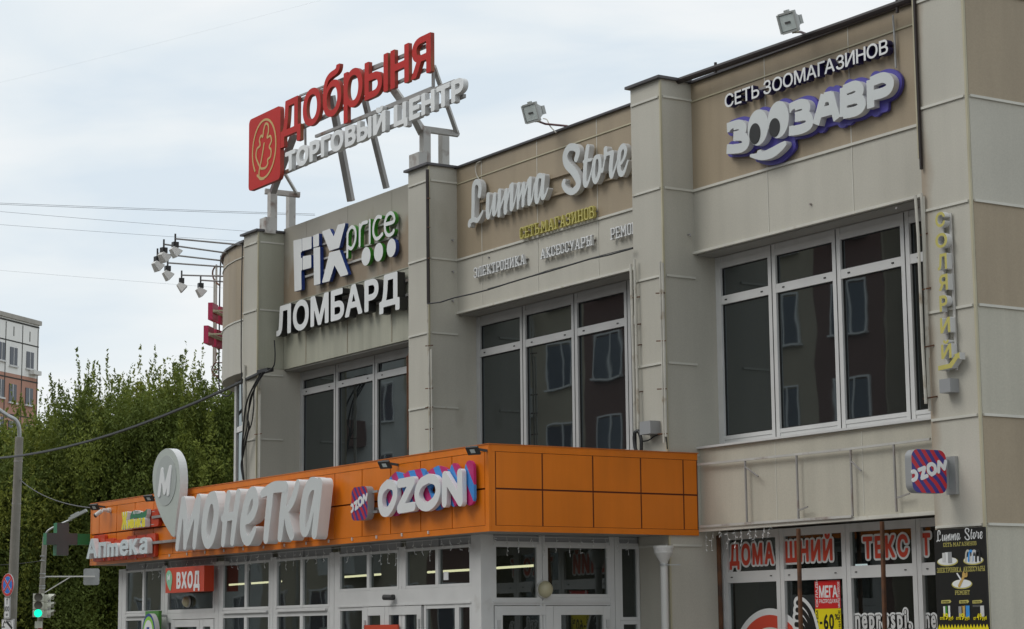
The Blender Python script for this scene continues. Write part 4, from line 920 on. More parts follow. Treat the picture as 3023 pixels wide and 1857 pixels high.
def disc(a, b, rx, ry, mats=(WHITE, YELLOW)):
    c = q(a, b); ex = q(a+rx, b-rx*.03).x-c.x; ez = q(a, b-ry).z-c.z
    m = MB(); m.prism(fill([ellipse(c.x, c.z, ex*1.04, ez*1.1)]), FYb, -.0015, -.0003); m.build('plate_rim', [mats[1]]*2, bo)
    m = MB(); m.prism(fill([ellipse(c.x, c.z+.006, ex*.95, ez*.95)]), FYb, -.003, -.0016); m.build('plate', [mats[0]]*2, bo)
disc(492, 1017, 74, 30); disc(682, 1008, 72, 30); disc(598, 1183, 73, 32)
def rects(lst, name):
    for (a, b_, c, d_), mt in lst:
        p0, p1 = q(a, d_), q(c, b_); MB().box(p0.x, p1.x, YBn-.0065, YBn-.0035, p0.z, p1.z).build(name, mt, bo)
rects([((458, 952, 478, 1022), WHITE_S), ((478, 948, 497, 1026), WHITE), ((499, 945, 524, 1028), BOXG)], 'picture')
m = MB()
for i_, (a, mt) in enumerate(((640, GREY), (662, CYAN), (688, WHITE_S), (716, BLACK_S))):
    MB().prism(strokes([trace(zP, [(a-12, 1012), (a-10, 960), (a, 936), (a+14, 950), (a+16, 1008)], y=YBn)], r=.011, res=.004), FYb, -.0065-.001*i_, -.0035).build('picture', [mt, mt], bo)
MB().prism(strokes([trace(zP, [(580, 1195), (620, 1110)], y=YBn)], r=.016, res=.004), FYb, -.006, -.0035).build('picture', [GOLD, GOLD], bo)
MB().prism(strokes([trace(zP, [(565, 1105), (592, 1148)], y=YBn)], r=.008, res=.004), FYb, -.007, -.0035).build('picture', [WHITE, WHITE], bo)
MB().prism(strokes([trace(zP, [(612, 1095), (608, 1120), (634, 1124), (636, 1100)], y=YBn)], r=.009, res=.004), FYb, -.0075, -.0035).build('picture', [GOLD, GOLD], bo)
for a, t_ in ((447, 'ЗАРЯДКИ'), (578, 'ЧЕХЛЫ'), (676, 'СТЕКЛА')):
    p = trace(zP, [(a, 1325), (a, 1302), (a+64, 1298), (a+73, 1310), (a+64, 1322)], y=YBn); MB().prism(fill([p]), FYb, -.002, -.0004).build('price_tab', [YELLOW]*2, bo)
    x0, x1, zb, zt = bt((a+6, 1319), (a+58, 1317), (a+6, 1308)); b0 = MB()
    for ch, g in word(t_, x0, x1, zb, zt, ref='Н'): b0.prism(g, FYb, -.0035, -.0022)
    b0.build('caption', [BLACKF, BLACKF], bo)
rects([((466, 1345, 476, 1420), WHITE), ((482, 1343, 491, 1422), GREEN), ((502, 1341, 512, 1424), WHITE), ((578, 1345, 604, 1424), BOXG), ((600, 1342, 628, 1428), GOLD), ((626, 1340, 655, 1426), CYAN), ((680, 1334, 735, 1352), DGREY), ((738, 1340, 762, 1422), WHITE_S)], 'picture')
for a, t_ in ((441, '19'), (560, '19'), (687, '49')):
    x0, x1, zb, zt = bt((a, 1446), (a+97, 1441), (a, 1398)); b0 = MB(); w_ = x1-x0
    for txt, f0, f1, hh in (('от', .0, .22, .4), (t_, .26, .62, 1.), ('руб', .66, 1., .4)):
        for ch, g in word(txt, x0+w_*f0, x0+w_*f1, zb, zb+(zt-zb)*hh, ref='н' if txt != t_ else 'Н', off=.02): b0.prism(g, FYb, -.0085, -.0068)
    b0.build('price', [YELLOWB, YELLOWB], bo)
zz = bt((422, 1512), (800, 1505), (422, 1480)); n_ = 16; tz = []
for i in range(n_+1):
    tz.append((bx0+.01+(bx1-bx0-.02)*i/n_, zz[2]))
    if i < n_: tz.append((bx0+.01+(bx1-bx0-.02)*(i+.5)/n_, zz[3]+.0))
MB().prism(fill([tz+[(bx1-.01, bz0+.02), (bx0+.01, bz0+.02)]]), FYb, -.002, -.0004).build('yellow_border', [YELLOWB]*2, bo)
# --- shop window films
YG = WY+.036
def film(name, label, parts, cat='window film'):
    allv = [v for m, _ in parts for v in m.v]; c = Vector(np.mean(np.array(allv), axis=0)); g = thing(name, label, cat, c)
    for m, (nm, mt) in parts: m.build(nm, [mt, mt], g)
    return g
def outlined(txt, bt_, off, grow, mats=(DECR, DECW), y=YG, ref='Н', gap=.14, mid=None):
    A, B, C_ = MB(), MB(), MB()
    for ch, g in word(txt, *bt_, ref=ref, off=off, gap=gap):
        L = outline_loops(g); A.prism(g, FY(y), -.005, -.0035)
        big = max(L, key=lambda l: (max(p[0] for p in l)-min(p[0] for p in l))*(max(p[1] for p in l)-min(p[1] for p in l)))
        P_ = [L] if ch in 'Йi' else [big]
        B.prism(strokes([], polys=P_, out=grow+.010, res=.008), FY(y), -.002, -.0003)
        if mid: C_.prism(strokes([], polys=[L], out=mid[0], res=.006), FY(y), -.0034, -.0021)
    return [(B, ('outline', mats[1]))]+([(C_, ('dark_edge', mid[1]))] if mid else [])+[(A, ('letter', mats[0]))]
bt3 = lambda l, r_, t: box_text(zD, l, r_, t, YG)
film('window_lettering', 'red capitals with white outline in the leftmost upper pane of the shop window', outlined('ДОМА', bt3((406, 1015), (748, 998), (410, 868)), *(.045, .03), gap=.17))
film('window_lettering', 'red capitals with white outline ending in a breve, second upper pane of the shop window', outlined('ШНИЙ', bt3((836, 990), (1203, 972), (836, 842)), *(.045, .03), gap=.17))
film('window_lettering', 'red capitals with white outline in the third upper pane of the shop window', outlined('ТЕКС', bt3((1440, 958), (1788, 945), (1438, 806)), *(.045, .03), gap=.17))
film('window_lettering', 'single red capital with white outline beside the black banner', outlined('Т', bt3((1893, 935), (1962, 932), (1893, 780)), *(.045, .03)))
film('window_lettering', 'white lowercase web address with dark outline in the third lower pane of the shop window', outlined('neprospi.', bt3((1378, 1508), (1808, 1500), (1375, 1415)), off=.028, grow=.030, mats=(WHITE_S, DECW), ref='n', gap=.16, mid=(.018, BLACKF)))
film('window_lettering', 'cut off white lowercase letters beside the foot of the black banner', outlined('ne', bt3((1920, 1502), (2002, 1500), (1918, 1412)), off=.028, grow=.030, mats=(WHITE_S, DECW), ref='n', gap=.16, mid=(.018, BLACKF)))
# sale poster
YPo = YG
p0 = at(*zW(1515, 640), y=YPo); p1 = at(*zW(1885, 640), y=YPo); zt_ = (at(*zW(1512, 172), y=YPo).z+at(*zW(1872, 160), y=YPo).z)/2; zm_ = (at(*zW(1520, 578), y=YPo).z+at(*zW(1888, 572), y=YPo).z)/2
po = thing('sale_poster', 'narrow red over yellow sale poster inside the shop window', 'poster', ((p0.x+p1.x)/2, YPo, zm_-.6))
ro = MB().box(p0.x, p1.x, YPo-.003, YPo-.0004, zm_, zt_).build('red_half', REDF, po); yo = MB().box(p0.x, p1.x, YPo-.003, YPo-.0004, zm_-.75, zm_-.0003).build('yellow_half', YELLOWB, po)
def pw(txt, l, r_, t, mt, par, off=.02, **k):
    x0, x1, zb, zt = box_text(zW, l, r_, t, YPo); b0 = MB()
    for ch, g in word(txt, x0, x1, zb, zt, ref='Н', off=off, **k): b0.prism(g, FY(YPo), -.0045, -.0031)
    b0.build('caption', [mt, mt], par)
pw('МЕГА', (1572, 412), (1838, 402), (1570, 250), WHITE, ro, .03); pw('РАСПРОДАЖА', (1575, 496), (1840, 488), (1575, 440), WHITE, ro, .01); pw('60', (1640, 870), (1790, 866), (1640, 655), BLACKF, yo, .03); pw('%', (1800, 735), (1855, 733), (1800, 650), BLACKF, yo)
a = at(*zW(1580, 800), y=YPo); b_ = at(*zW(1617, 765), y=YPo); MB().box(a.x, b_.x, YPo-.0045, YPo-.0031, a.z, b_.z).build('caption', BLACKF, yo)
def vert(txt, x, zb, zt, w_, mt, par):
    b0 = MB()
    for ch, g in word(txt, 0, zt-zb, 0, w_, ref='Н', off=.015): b0.prism(xform(g, lambda a, b: (x-b, zb+a)), FY(YPo), -.0045, -.0031)
    b0.build('caption', [mt, mt], par)
dx = (p1.x-p0.x)
vert('СКЛАДЫ', p0.x+.12*dx, zm_+.02, zm_+.36, .085*dx, WHITE, ro); vert('МАРКЕТПЛЕЙСОВ', p1.x-.02*dx, zm_+.01, zt_-.02, .075*dx, WHITE, ro); vert('ЛИКВИДИРУЕМ', p0.x+.11*dx, zm_-.6, zm_-.02, .075*dx, BLACKF, yo); vert('ЦЕНЫ НИЖЕ', p1.x-.02*dx, zm_-.5, zm_-.02, .075*dx, BLACKF, yo)
# round target film and the striped caterpillar shape
def ringfilm(cx, cz, ra, rb, mt, dy): m = MB(); m.prism(strokes([], polys=[ellipse(cx, cz, rb, rb, 60)], holes=[ellipse(cx, cz, ra, ra, 60)] if ra else [], res=.012), FY(YG), -.002-dy, -.0004-dy); return m
tc = at(*zW(845, 570), y=YG); c0 = (tc.x, tc.z-.78)
film('window_decal', 'round white and red target film low in the leftmost shop window panes', [(ringfilm(*c0, 0, .78, DECW, 0), ('ring', DECW)), (ringfilm(*c0, .55, .70, DECR, .002), ('ring', DECR)), (ringfilm(*c0, 0, .42, NAVY, .002), ('ring', NAVY)), (ringfilm(*c0, 0, .385, DECW, .004), ('ring', DECW))])
parts = []
for k, (w_, mt) in enumerate(((.075, DECW), (.030, BLACKF))):
    ps = []
    for j in range(4):
        s_ = at(*zW(1262-j*8, 490+j*105), y=YG); e = [(s_.x, s_.z), (s_.x+.10, s_.z-.02), (s_.x+.22-j*.012, s_.z-.13), (s_.x+.30-j*.02, s_.z-.33), (s_.x+.34-j*.03, s_.z-.6)]; ps.append(e)
    m = MB(); m.prism(strokes(ps, r=w_, res=.01), FY(YG), -.0022-.002*k-.005, -.0004-.002*k-.005); parts.append((m, ('stripe', mt)))
film('window_decal', 'white and black striped curved film low in the second shop window pane', parts)
# green sign at the very bottom left
YGr = YW-.18
gp = thing('hanging_sign', 'green board with a round blue and green emblem in front of the leftmost porch window', 'sign', (-32.4, YGr, 1.2))
a, b_, c = at(*z2(1278, 1500), y=YGr), at(*z2(1395, 1500), y=YGr), at(*z2(1278, 1355), y=YGr)
go = MB().box(a.x, b_.x, YGr, YGr+.05, 1.0, c.z).build('board', mat('leaf green board', (.06, .22, .03), .4), gp)
cc = at(*z2(1308, 1512), y=YGr-.12); 
for k, (f_, mt) in enumerate(((1., BLUE), (.86, mat('lime film', (.25, .55, .05), .4)), (.68, WHITE))): MB().prism(fill([ellipse(cc.x, cc.z-.08, .26*f_, .32*f_)]), FY(YGr-.12), -.004*k, .08-.003*k if k == 0 else -.004*k+.0035).build('emblem', [mt, WHITE_S if k == 0 else mt], go)
MB().box(cc.x-.045, cc.x+.045, YGr-.135, YGr-.1285, cc.z-.2, cc.z+.03).build('emblem', BLUE, go)
MB().box(cc.x-.02, cc.x+.02, YGr+.051, YW, c.z-.1, c.z-.06).build('bracket', GALV, gp)
# ================================================================ LAMPS ON THE BUILDING
def floodlight(label, tipL, tipR, base_pts, grp=None):
    """box floodlight on a bent arm; tipL = lens centre, direction facing left/down towards the wall sign"""
    c, n, up, w_, h_ = tipL
    n = Vector(n).normalized(); up = Vector(up); up = (up-n*up.dot(n)).normalized(); sx = n.cross(up)
    g = thing('floodlight', label, 'lamp', c, grp)
    m = MB(); c = Vector(c); fr = [c+sx*(a*w_/2)+up*(b_*h_/2) for a, b_ in ((-1, -1), (1, -1), (1, 1), (-1, 1))]; bk = [c-n*w_*.62+sx*(a*w_*.26)+up*(b_*h_*.2) for a, b_ in ((-1, -1), (1, -1), (1, 1), (-1, 1))]
    m.add(fr+bk, [(4, 5, 6, 7)]+[(i, (i+1) % 4, 4+(i+1) % 4, 4+i) for i in range(4)])
    m.obox(c-n*w_*.60, sx, up, n, w_*.33, h_*.26, w_*.10)
    m.obox(c+up*(h_/2+.008)-n*.02, sx, up, n, w_*.46, .012, .025); m.obox(c-up*(h_/2+.008)-n*.02, sx, up, n, w_*.46, .012, .025); m.obox(c+up*(h_/2+.03)-n*.03, sx, up, n, .03, .014, .02)
    for s_ in (-1, 1): m.obox(c+sx*(s_*w_/2)-n*.006, sx, up, n, .012, h_/2+.01, .016)
    hb = m.build('housing', LAMPG, g)
    m = MB(); m.obox(c-n*.008, sx, up, n, w_/2-.015, h_/2-.012, .003); m.build('lens', LENS, g)
    m = MB(); m.tube([c-n*.012+sx*(-w_*.2)-up*.004, c-n*.012+sx*(w_*.2)-up*.004], .0, 6) if False else m.obox(c+n*.002, sx, up, n, w_*.16, .012, .003); m.build('bulb', DGREY, g)
    m = MB(); m.tube(base_pts, .016, 7); m.build('arm', mat('reddish painted arm', (.10, .035, .04), .5, .2) if 'reddish painted arm' not in MATS else MATS['reddish painted arm'], g)
    m = MB(); k = Vector(base_pts[0]); m.obox(k+(c-n*w_*.3-k)*.3, sx, up, n, .03, .05, .03); m.bar(k, c-n*w_*.25-up*h_*.45, .02, .04); m.build('bracket', YTRIM, g)
    return g
zX = Zm(1700, 0, 3.0775); z13 = Zm(1300, 250, 2.749)
def pl(zm, a, b_, y): return at(*zm(a, b_), y=y)
yl_ = 16.0
c = pl(zX, 1925, 205, yl_); floodlight('pale floodlight on a bent arm above the pet shop lettering', (c, (.12, -.9, -.32), (0, 0, 1), .26, .21), None, [pl(zX, 2000, 290, yl_+.1), pl(zX, 2040, 290, yl_+.3), pl(zX, 2105, 315, 16.6), pl(zX, 2125, 335, 16.8)])
c = pl(z13, 733, 230, yl_); floodlight('pale floodlight on a long bent arm above the script lettering', (c, (.12, -.9, -.30), (0, 0, 1), .29, .235), None, [pl(z13, 790, 295, yl_+.1), pl(z13, 850, 318, yl_+.35), pl(z13, 1030, 335, 16.5), pl(z13, 1058, 350, 16.7), pl(z13, 1062, 372, 16.8)])
m = MB(); m.tube(smooth_path([tuple(pl(z13, a, b_, 16.4)) for a, b_ in ((835, 275), (865, 285), (890, 335), (940, 390))]), .009, 6); tag(m.build('lamp_cable', CONDUIT), 'thin pale cable drooping from the floodlight above the script lettering', 'cable')
m = MB(); m.tube(smooth_path([tuple(at(*zL(a, b_), y=BY-.03)) for a, b_ in ((310, 340), (262, 365), (240, 430), (258, 530), (300, 590))]), .008, 6); tag(m.build('sign_cable', CONDUIT), 'thin grey cable looping from the roof edge down to the script lettering', 'cable')
# six lamps on long arms round the corner
arms = [((-33.92, 14.76), (-33.89, 16.05)), ((-34.51, 14.80), (-34.76, 16.15)), ((-35.40, 15.06), (-35.53, 16.45)), ((-36.23, 15.62), (-36.11, 16.75)), ((-37.36, 16.40), (-36.95, 17.55)), ((-37.72, 16.96), (-37.55, 18.3))]
LAB = ['highest of the six and nearest the pillar', 'second from the pillar on a high arm', 'furthest left of the six, partly behind another lamp', 'fourth from the pillar, left of the sign poles', 'hanging below the others, second lowest', 'lowest of the six, closest to the curved wall']
for i, (e_, b_) in enumerate(arms):
    z = 6.9+EYE; g = thing('arm_lamp', 'white lamp on a long arm, '+LAB[i], 'lamp', (*e_, z), 'lamps on arms around the rounded corner')
    m = MB(); m.tube([(*b_, z), (*e_, z)], .016, 7); m.build('arm', STEEL, g)
    d = Vector((b_[0]-e_[0], b_[1]-e_[1], 0)).normalized(); c = Vector((*e_, z)); s_ = Vector((-d.y, d.x, 0))
    m = MB(); m.bar(c+Vector((0, 0, .09)), c-Vector((0, 0, .12)), .025); m.bar(c-Vector((0, 0, .07))-s_*.06, c-Vector((0, 0, .16))-s_*.06, .015, .05); m.obox(c-Vector((0, 0, .11)), d, s_, (0, 0, 1), .05, .05, .05); m.build('bracket', LAMPK, g)
    k = c-Vector((0, 0, .23)); n = (d*.85-Vector((0, 0, .75))).normalized(); u = (Vector((0, 0, 1))-n*n.z).normalized()
    m = MB(); fr = [k+n*.07+s_*(a*.095)+u*(q*.085) for a, q in ((-1, -1), (1, -1), (1, 1), (-1, 1))]; bk = [k-n*.09+s_*(a*.06)+u*(q*.038) for a, q in ((-1, -1), (1, -1), (1, 1), (-1, 1))]
    m.add(fr+bk, [(4, 5, 6, 7), (0, 1, 2, 3)]+[(j, (j+1) % 4, 4+(j+1) % 4, 4+j) for j in range(4)]); m.build('housing', LAMPW, g)
    m = MB(); m.obox(k+n*.074, s_, u, n, .082, .072, .004); m.build('lens', DGREY, g)
# pink sign seen from behind on the curved wall, with its conduits
for (r0, za, zb_, lab) in ((RC+.42, at(*z4(560, 640), y=16.7).z-.02, at(*z4(560, 800), y=16.7).z, 'upper'), (RC+.50, at(*z4(520, 855), y=16.7).z-.02, at(*z4(520, 1020), y=16.7).z, 'lower')):
    a0 = 39
    g = thing('channel_sign', '%s row of pink red box letters seen edge on beside the curved wall' % lab, 'sign', (CX-r0*math.sin(R(a0)), CYc-r0*math.cos(R(a0)), za))
    for k in range(7):
        a_ = R(a0+k*6.2); w_ = R(4.6); vs = []
        for rr in (r0-.09, r0):
            for t in (a_, a_+w_):
                for z in (zb_+.0, za): vs.append((CX-rr*math.sin(t), CYc-rr*math.cos(t), z))
        m = MB(); m.add(vs, [(0, 1, 3, 2), (4, 6, 7, 5), (0, 4, 5, 1), (2, 3, 7, 6), (0, 2, 6, 4), (1, 5, 7, 3)]); m.build('box_letter', [PINK], g)
    m = MB()
    for z in (za-.15, zb_+.15): m.tube([(CX-(r0-.11)*math.sin(R(a)), CYc-(r0-.11)*math.cos(R(a)), z) for a in range(a0, a0+46, 5)], .02, 6)
    for k in range(4): a = R(a0+k*12); m.bar((CX-(r0-.10)*math.sin(a), CYc-(r0-.10)*math.cos(a), (za+zb_)/2), (CX-RC*math.sin(a), CYc-RC*math.cos(a), (za+zb_)/2), .03)
    m.build('frame', YTRIM, g)
yk = 17.6
g = thing('conduit', 'pair of upright pale conduits with hooked ends in front of the pink box letters', 'pipe', at(*z4(620, 700), y=yk))
m = MB(); m.tube([at(*z4(a, b_), y=yk) for a, b_ in ((632, 310), (628, 700), (622, 1185))], .022, 7); m.tube([at(*z4(a, b_), y=yk) for a, b_ in ((614, 450), (610, 800), (606, 1200))], .020, 7)
m.build('tube', CONDUIT, g)
m = MB(); m.tube(smooth_path([tuple(at(*z4(a, b_), y=yk)) for a, b_ in ((632, 310), (602, 355), (600, 410), (625, 460), (662, 492))]), .018, 6); m.tube(smooth_path([tuple(at(*z4(a, b_), y=yk)) for a, b_ in ((622, 1185), (595, 1225), (597, 1270), (645, 1312))]), .016, 6)
for a, b_ in (((600, 404), (668, 404)), ((640, 325), (695, 325)), ((640, 752), (695, 752)), ((620, 1182), (690, 1182)), ((605, 1243), (652, 1243)), ((600, 1297), (652, 1297))): m.tube([at(*z4(*a), y=yk), at(*z4(*b_), y=yk)], .014, 6)
m.build('bracket', RUST, g)
# small led floodlights along the canopy edge
def led(label, u, v, y=FYc-.17):
    c = at(u, v, y=y); g = thing('led_floodlight', label, 'lamp', c, 'small floodlights along the orange fascia')
    n = Vector((-.25, .35, -.9)).normalized(); u_ = Vector((1, 0, 0)); u_ = (u_-n*u_.dot(n)).normalized(); v_ = n.cross(u_)
    n = Vector((.30, -.60, -.55)).normalized(); u_ = Vector((0, 0, 1)); u_ = (u_-n*u_.dot(n)).normalized(); v_ = n.cross(u_)
    m = MB(); m.obox(c, v_, u_, n, .085, .055, .012); m.obox(c-n*.03, v_, u_, n, .05, .035, .02); m.build('housing', LAMPK, g)
    m = MB(); m.obox(c+n*.0125, v_, u_, n, .032, .026, .002); m.build('lens', LENS, g)
    m = MB(); m.bar(c-n*.04, (c.x+.05, FYc-.003, min(c.z, FZ1-.03)), .03); m.build('bracket', LAMPK, g)
led('small black floodlight at the right end of the orange fascia, near its corner', 1137*1.2283, 1083*1.2283); led('small black floodlight above the white four letter sign on the orange fascia', 925*1.2283, 1117*1.2283)
led('small black floodlight touching the tall grey map pin', 440, 1471); led('small black floodlight at the far left end of the orange fascia', 279, 1497)
# cameras
c = at(303, 1506, y=FYc-.14); g = thing('security_camera', 'white bullet camera with a dark hood at the far left of the orange fascia', 'camera', c)
d = Vector((-.6, -.5, -.5)).normalized(); m = MB(); m.tube([c+d*.02, c+d*.14], .036, 12); m.build('body', LAMPW, g); m = MB(); m.tube([c+d*.141, c+d*.17], .037, 12); m.build('lens_hood', LAMPK, g); m = MB(); m.tube([(c.x, FYc-.002, c.z), (c.x, FYc-.05, c.z)], .042, 12); m.tube([(c.x, FYc-.05, c.z), c], .028, 8); m.build('mount', LAMPW, g)
c = at(*z7(415, 1257), y=YW-.05); g = thing('security_camera', 'small black camera on the white band above the porch doors', 'camera', c)
m = MB(); m.tube([(c.x, YW+.003, c.z), (c.x, YW-.03, c.z)], .035, 12); m.build('mount', LAMPK, g); m = MB(); m.tube([c+Vector((.05, 0, -.005)), c+Vector((-.09, -.05, .0))], .036, 12); m.build('body', LAMPK, g)
# globe lamps
def globe(label, c, axis, k=1.):
    g = thing('globe_lamp', label, 'lamp', c, 'round wall lamps on the porch'); c = Vector(c); ax = Vector(axis)
    m = MB(); m.lathe(c, axis, [(a*k, b_*k) for a, b_ in [(.03, .0), (.031, .10), (.05, .105), (.09, .085), (.115, .05), (.122, .0)]], 20); m.build('globe', BULB, g, smooth=True)
    m = MB(); m.lathe(c, axis, [(a*k, b_*k) for a, b_ in [(0, .0), (.001, .112), (.032, .112), (.033, 0)]], 20); m.build('base', LAMPW, g)
globe('cream globe lamp between the two side windows of the porch', at(*z7(1640, 1195), x=XW), (1, 0, 0))
globe('cream globe lamp below the orange red entrance sign', at(*zV(810, 950), y=YW+.02), (0, -1, 0), .8)

# ================================================================ PIPES, CABLES, FITTINGS
def pipe_thing(name, label, cat, tubes, mt, clips=None, clip_mt=RUST):
    g = thing(name, label, cat, tubes[0][0][0])
    for pts, r in tubes:
        m = MB(); m.tube(pts, r, 7); m.build('tube', mt, g)
    if clips:
        m = MB()
        for a, b_ in clips: m.bar(a, b_, .014)
        m.build('clip', clip_mt, g)
    return g
def vpipe(zm, pts, y, r=.02): return ([at(*zm(*p), y=y) for p in pts], r)
y_ = PY-.06
pipe_thing('conduit', 'rusting pale conduit pair down the left edge of the pillar right of the middle window', 'pipe', [vpipe(zB2, ((1545, 0), (1565, 700), (1580, 1350)), y_), vpipe(zB2, ((1575, -40), (1590, 700), (1608, 1340)), y_, .018)],
           CONDUIT, [(at(*zB2(1560+i*12, b_), y=y_), at(*zB2(1620+i*8, b_-8), y=PY)) for i, b_ in enumerate((272, 492, 660, 1040))])
pipe_thing('conduit', 'pale double conduit down the right corner of the pillar between the middle and right windows', 'pipe', [vpipe(zB2, ((1782, -20), (1800, 700), (1815, 1450)), y_, .017), vpipe(zB2, ((1802, -10), (1818, 700), (1832, 1400)), y_, .019)],
           CONDUIT, [(at(*zB2(1750+i*5, b_), y=y_), at(*zB2(1822+i*6, b_-3), y=y_)) for i, b_ in enumerate((236, 624, 1014, 1378))])
m = MB(); a = at(*zB2(1618, 1385), y=PY-.16); b_ = at(*zB2(1705, 1385), y=PY-.16); c = at(*zB2(1618, 1280), y=PY-.16); m.box(a.x, b_.x, PY-.16, PY-.002, a.z, c.z); tag(m.build('junction_box', BOXG), 'grey junction box low on the pillar between the middle and right windows', 'box')
m = MB(); a = at(*z9(365, 1220), y=PY-.13); b_ = at(*z9(432, 1220), y=PY-.13); c = at(*z9(365, 1135), y=PY-.13); m.box(a.x, b_.x, PY-.13, PY-.002, a.z, c.z); tag(m.build('junction_box', BOXG), 'grey junction box below the yellow tick on the right hand pillar', 'box')
m = MB()
for k in range(3): m.tube(smooth_path([tuple(at(*zB2(a+k*6, b_), y=PY-.09-.02*k)) for a, b_ in ((1600, 1350), (1572, 1370), (1568, 1440), (1590, 1540), (1618, 1560), (1625, 1450), (1612, 1380), (1590, 1345))]), .014, 6)
tag(m.build('cable_coil', CABLE), 'black coiled cable hanging beside the grey junction box above the orange fascia', 'cable')
m = MB(); m.tube(smooth_path([tuple(at(*zB2(a, b_), y=PY-.05)) for a, b_ in ((1640, 1438), (1690, 1428), (1740, 1395), (1800, 1380), (1830, 1400), (1842, 1500))]), .009, 6); tag(m.build('cable', CABLE), 'thin black cable from the coil to the corner conduit on the pillar', 'cable')
pipe_thing('steel_pole', 'dark rusty pole down the corner of the pillar left of the script lettering', 'pipe', [([at(*zF(1698, -150), y=PY-.05), at(*zF(1708, 1045), y=PY-.05)], .026)], BRPIPE, [(at(*zF(1695, b_), y=y_), at(*zF(1722, b_+2), y=y_)) for b_ in (105, 365, 640)])
zG = Zm(700, 1050, 3.0775)
pipe_thing('conduit', 'pale conduit pair down the pillar left of the middle window', 'pipe', [vpipe(zF, ((1700, 1060), (1705, 1512)), y_, .010), vpipe(zG, ((1742, -80), (1752, 860)), y_, .016), vpipe(zG, ((1764, -60), (1774, 880)), y_, .016)], CONDUIT, [(at(*zG(1712, b_+2), y=y_), at(*zG(1778, b_-4), y=y_)) for b_ in (-90, 298, 470, 668)])
pipe_thing('steel_pole', 'rust streaked upright pole at the right edge of the left window', 'pipe', [vpipe(zG, ((1568, -20), (1578, 905)), 16.05, .030), vpipe(zG, ((1548, 0), (1556, 905)), 16.05, .018)], RUST)
pipe_thing('conduit', 'rust stained conduit down the corner of the left pillar above the orange fascia', 'pipe', [vpipe(zG, ((212, 180), (206, 1115)), y_, .014), vpipe(zG, ((200, 190), (194, 1120)), y_, .016)], CONDUIT, [(at(*zG(160, 716), y=y_), at(*zG(222, 708), y=y_))])
pipe_thing('conduit', 'white upright conduit on the outer edge of the left pillar', 'pipe', [vpipe(zG, ((66, 85), (70, 1140)), PY-.03, .024)], CONDUIT)
# cable bundle on the left pillar
m = MB(); yb_ = PY-.10
for k, pts in enumerate((((228, 140), (170, 240), (110, 360), (75, 480), (58, 660), (45, 900), (60, 1130)), ((240, 145), (190, 230), (150, 320), (122, 420), (95, 560), (108, 640), (80, 780), (55, 900), (38, 1000), (55, 1120)), ((250, 150), (160, 300), (150, 480), (130, 620), (90, 720), (60, 860)), ((235, 150), (180, 260), (115, 400), (95, 620), (65, 760), (48, 880)), ((262, 150), (330, 100), (345, 0), (338, -140)))):
    m.tube(smooth_path([tuple(at(*zG(*p), y=yb_-.015*k)) for p in pts]), .017 if k < 2 else .012, 6)
a = at(*zG(235, 140), y=yb_); m.box(a.x-.16, a.x+.25, PY-.14, PY-.02, a.z-.03, a.z+.03)
tag(m.build('cable_bundle', CABLE), 'tangle of black cables hanging down the left pillar to the orange fascia', 'cable')
m = MB(); m.tube(smooth_path([tuple(at(*zF(a, b_), y=PY-.02)) for a, b_ in ((48, 520), (40, 900), (36, 1510))]+[tuple(at(*zG(40, 200), y=PY-.02)), tuple(at(*zG(46, 600), y=PY-.02))]), .010, 6); tag(m.build('cable', CABLE), 'thin black cable hanging down between the rounded corner and the left pillar', 'cable')
m = MB(); m.tube(smooth_path([tuple(at(*z4(a, b_), y=17.2)) for a, b_ in ((672, 225), (662, 500), (657, 900), (655, 1380), (690, 1470), (750, 1470), (790, 1390))]), .014, 6); tag(m.build('cable', CABLE), 'black cable running down the outline of the curved wall and looping under it', 'cable')
m = MB(); pts = [(1262, 898), (1300, 892), (1340, 880), (1390, 868), (1440, 855), (1500, 838), (1560, 820), (1620, 800), (1680, 784), (1740, 766), (1800, 750), (1868, 733)]
random.seed(3); m.tube([at(u, v+random.uniform(-2, 2), y=15.92) for u, v in pts], .011, 6); tag(m.build('slack_wire', CABLE), 'dark slack wire crossing the wall above the middle window between two pillars', 'cable')
m = MB(); m.tube([at(u, v-2.5, y=15.94) for u, v in pts[4:]], .005, 5); tag(m.build('slack_wire', CABLE), 'thinner wire just above the dark slack wire over the middle window', 'cable')
# roof pipe over the right bay and the rusty angle post beside the right pillar
g = thing('roof_pipe', 'long dark brown pipe along the roof edge above the right sign panel', 'pipe', at(*zX(1300, 590), y=16.3))
m = MB(); m.tube([at(*zX(915, 742), y=16.3), at(2500, 66, y=16.3), at(2700, -6, y=16.3)], .042, 9); m.build('tube', BRPIPE, g)
m = MB(); a = at(*zX(1268, 568), y=16.3); m.tube([a, a-Vector((0, 0, .13))], .02, 7); a = at(2648, 0, y=16.3); m.tube([a, a-Vector((0, 0, .15))], .02, 7); m.build('stub', BRPIPE, g)
z6r = Zm(2600, 0, 2.52)
g = thing('steel_post', 'dark rusty steel angle down the left edge of the right hand pillar', 'post', at(*z6r(270, 800), y=PY-.03))
m = MB(); m.bar(at(*z6r(249, -60), y=PY-.03), at(*z6r(303, 1260), y=PY-.03), .024, .03); m.build('angle', BRPIPE, g)
m = MB(); m.bar(at(*z6r(236, -60), y=PY-.02), at(*z6r(285, 1180), y=PY-.02), .018, .02); m.build('edge_strip', YTRIM, g)
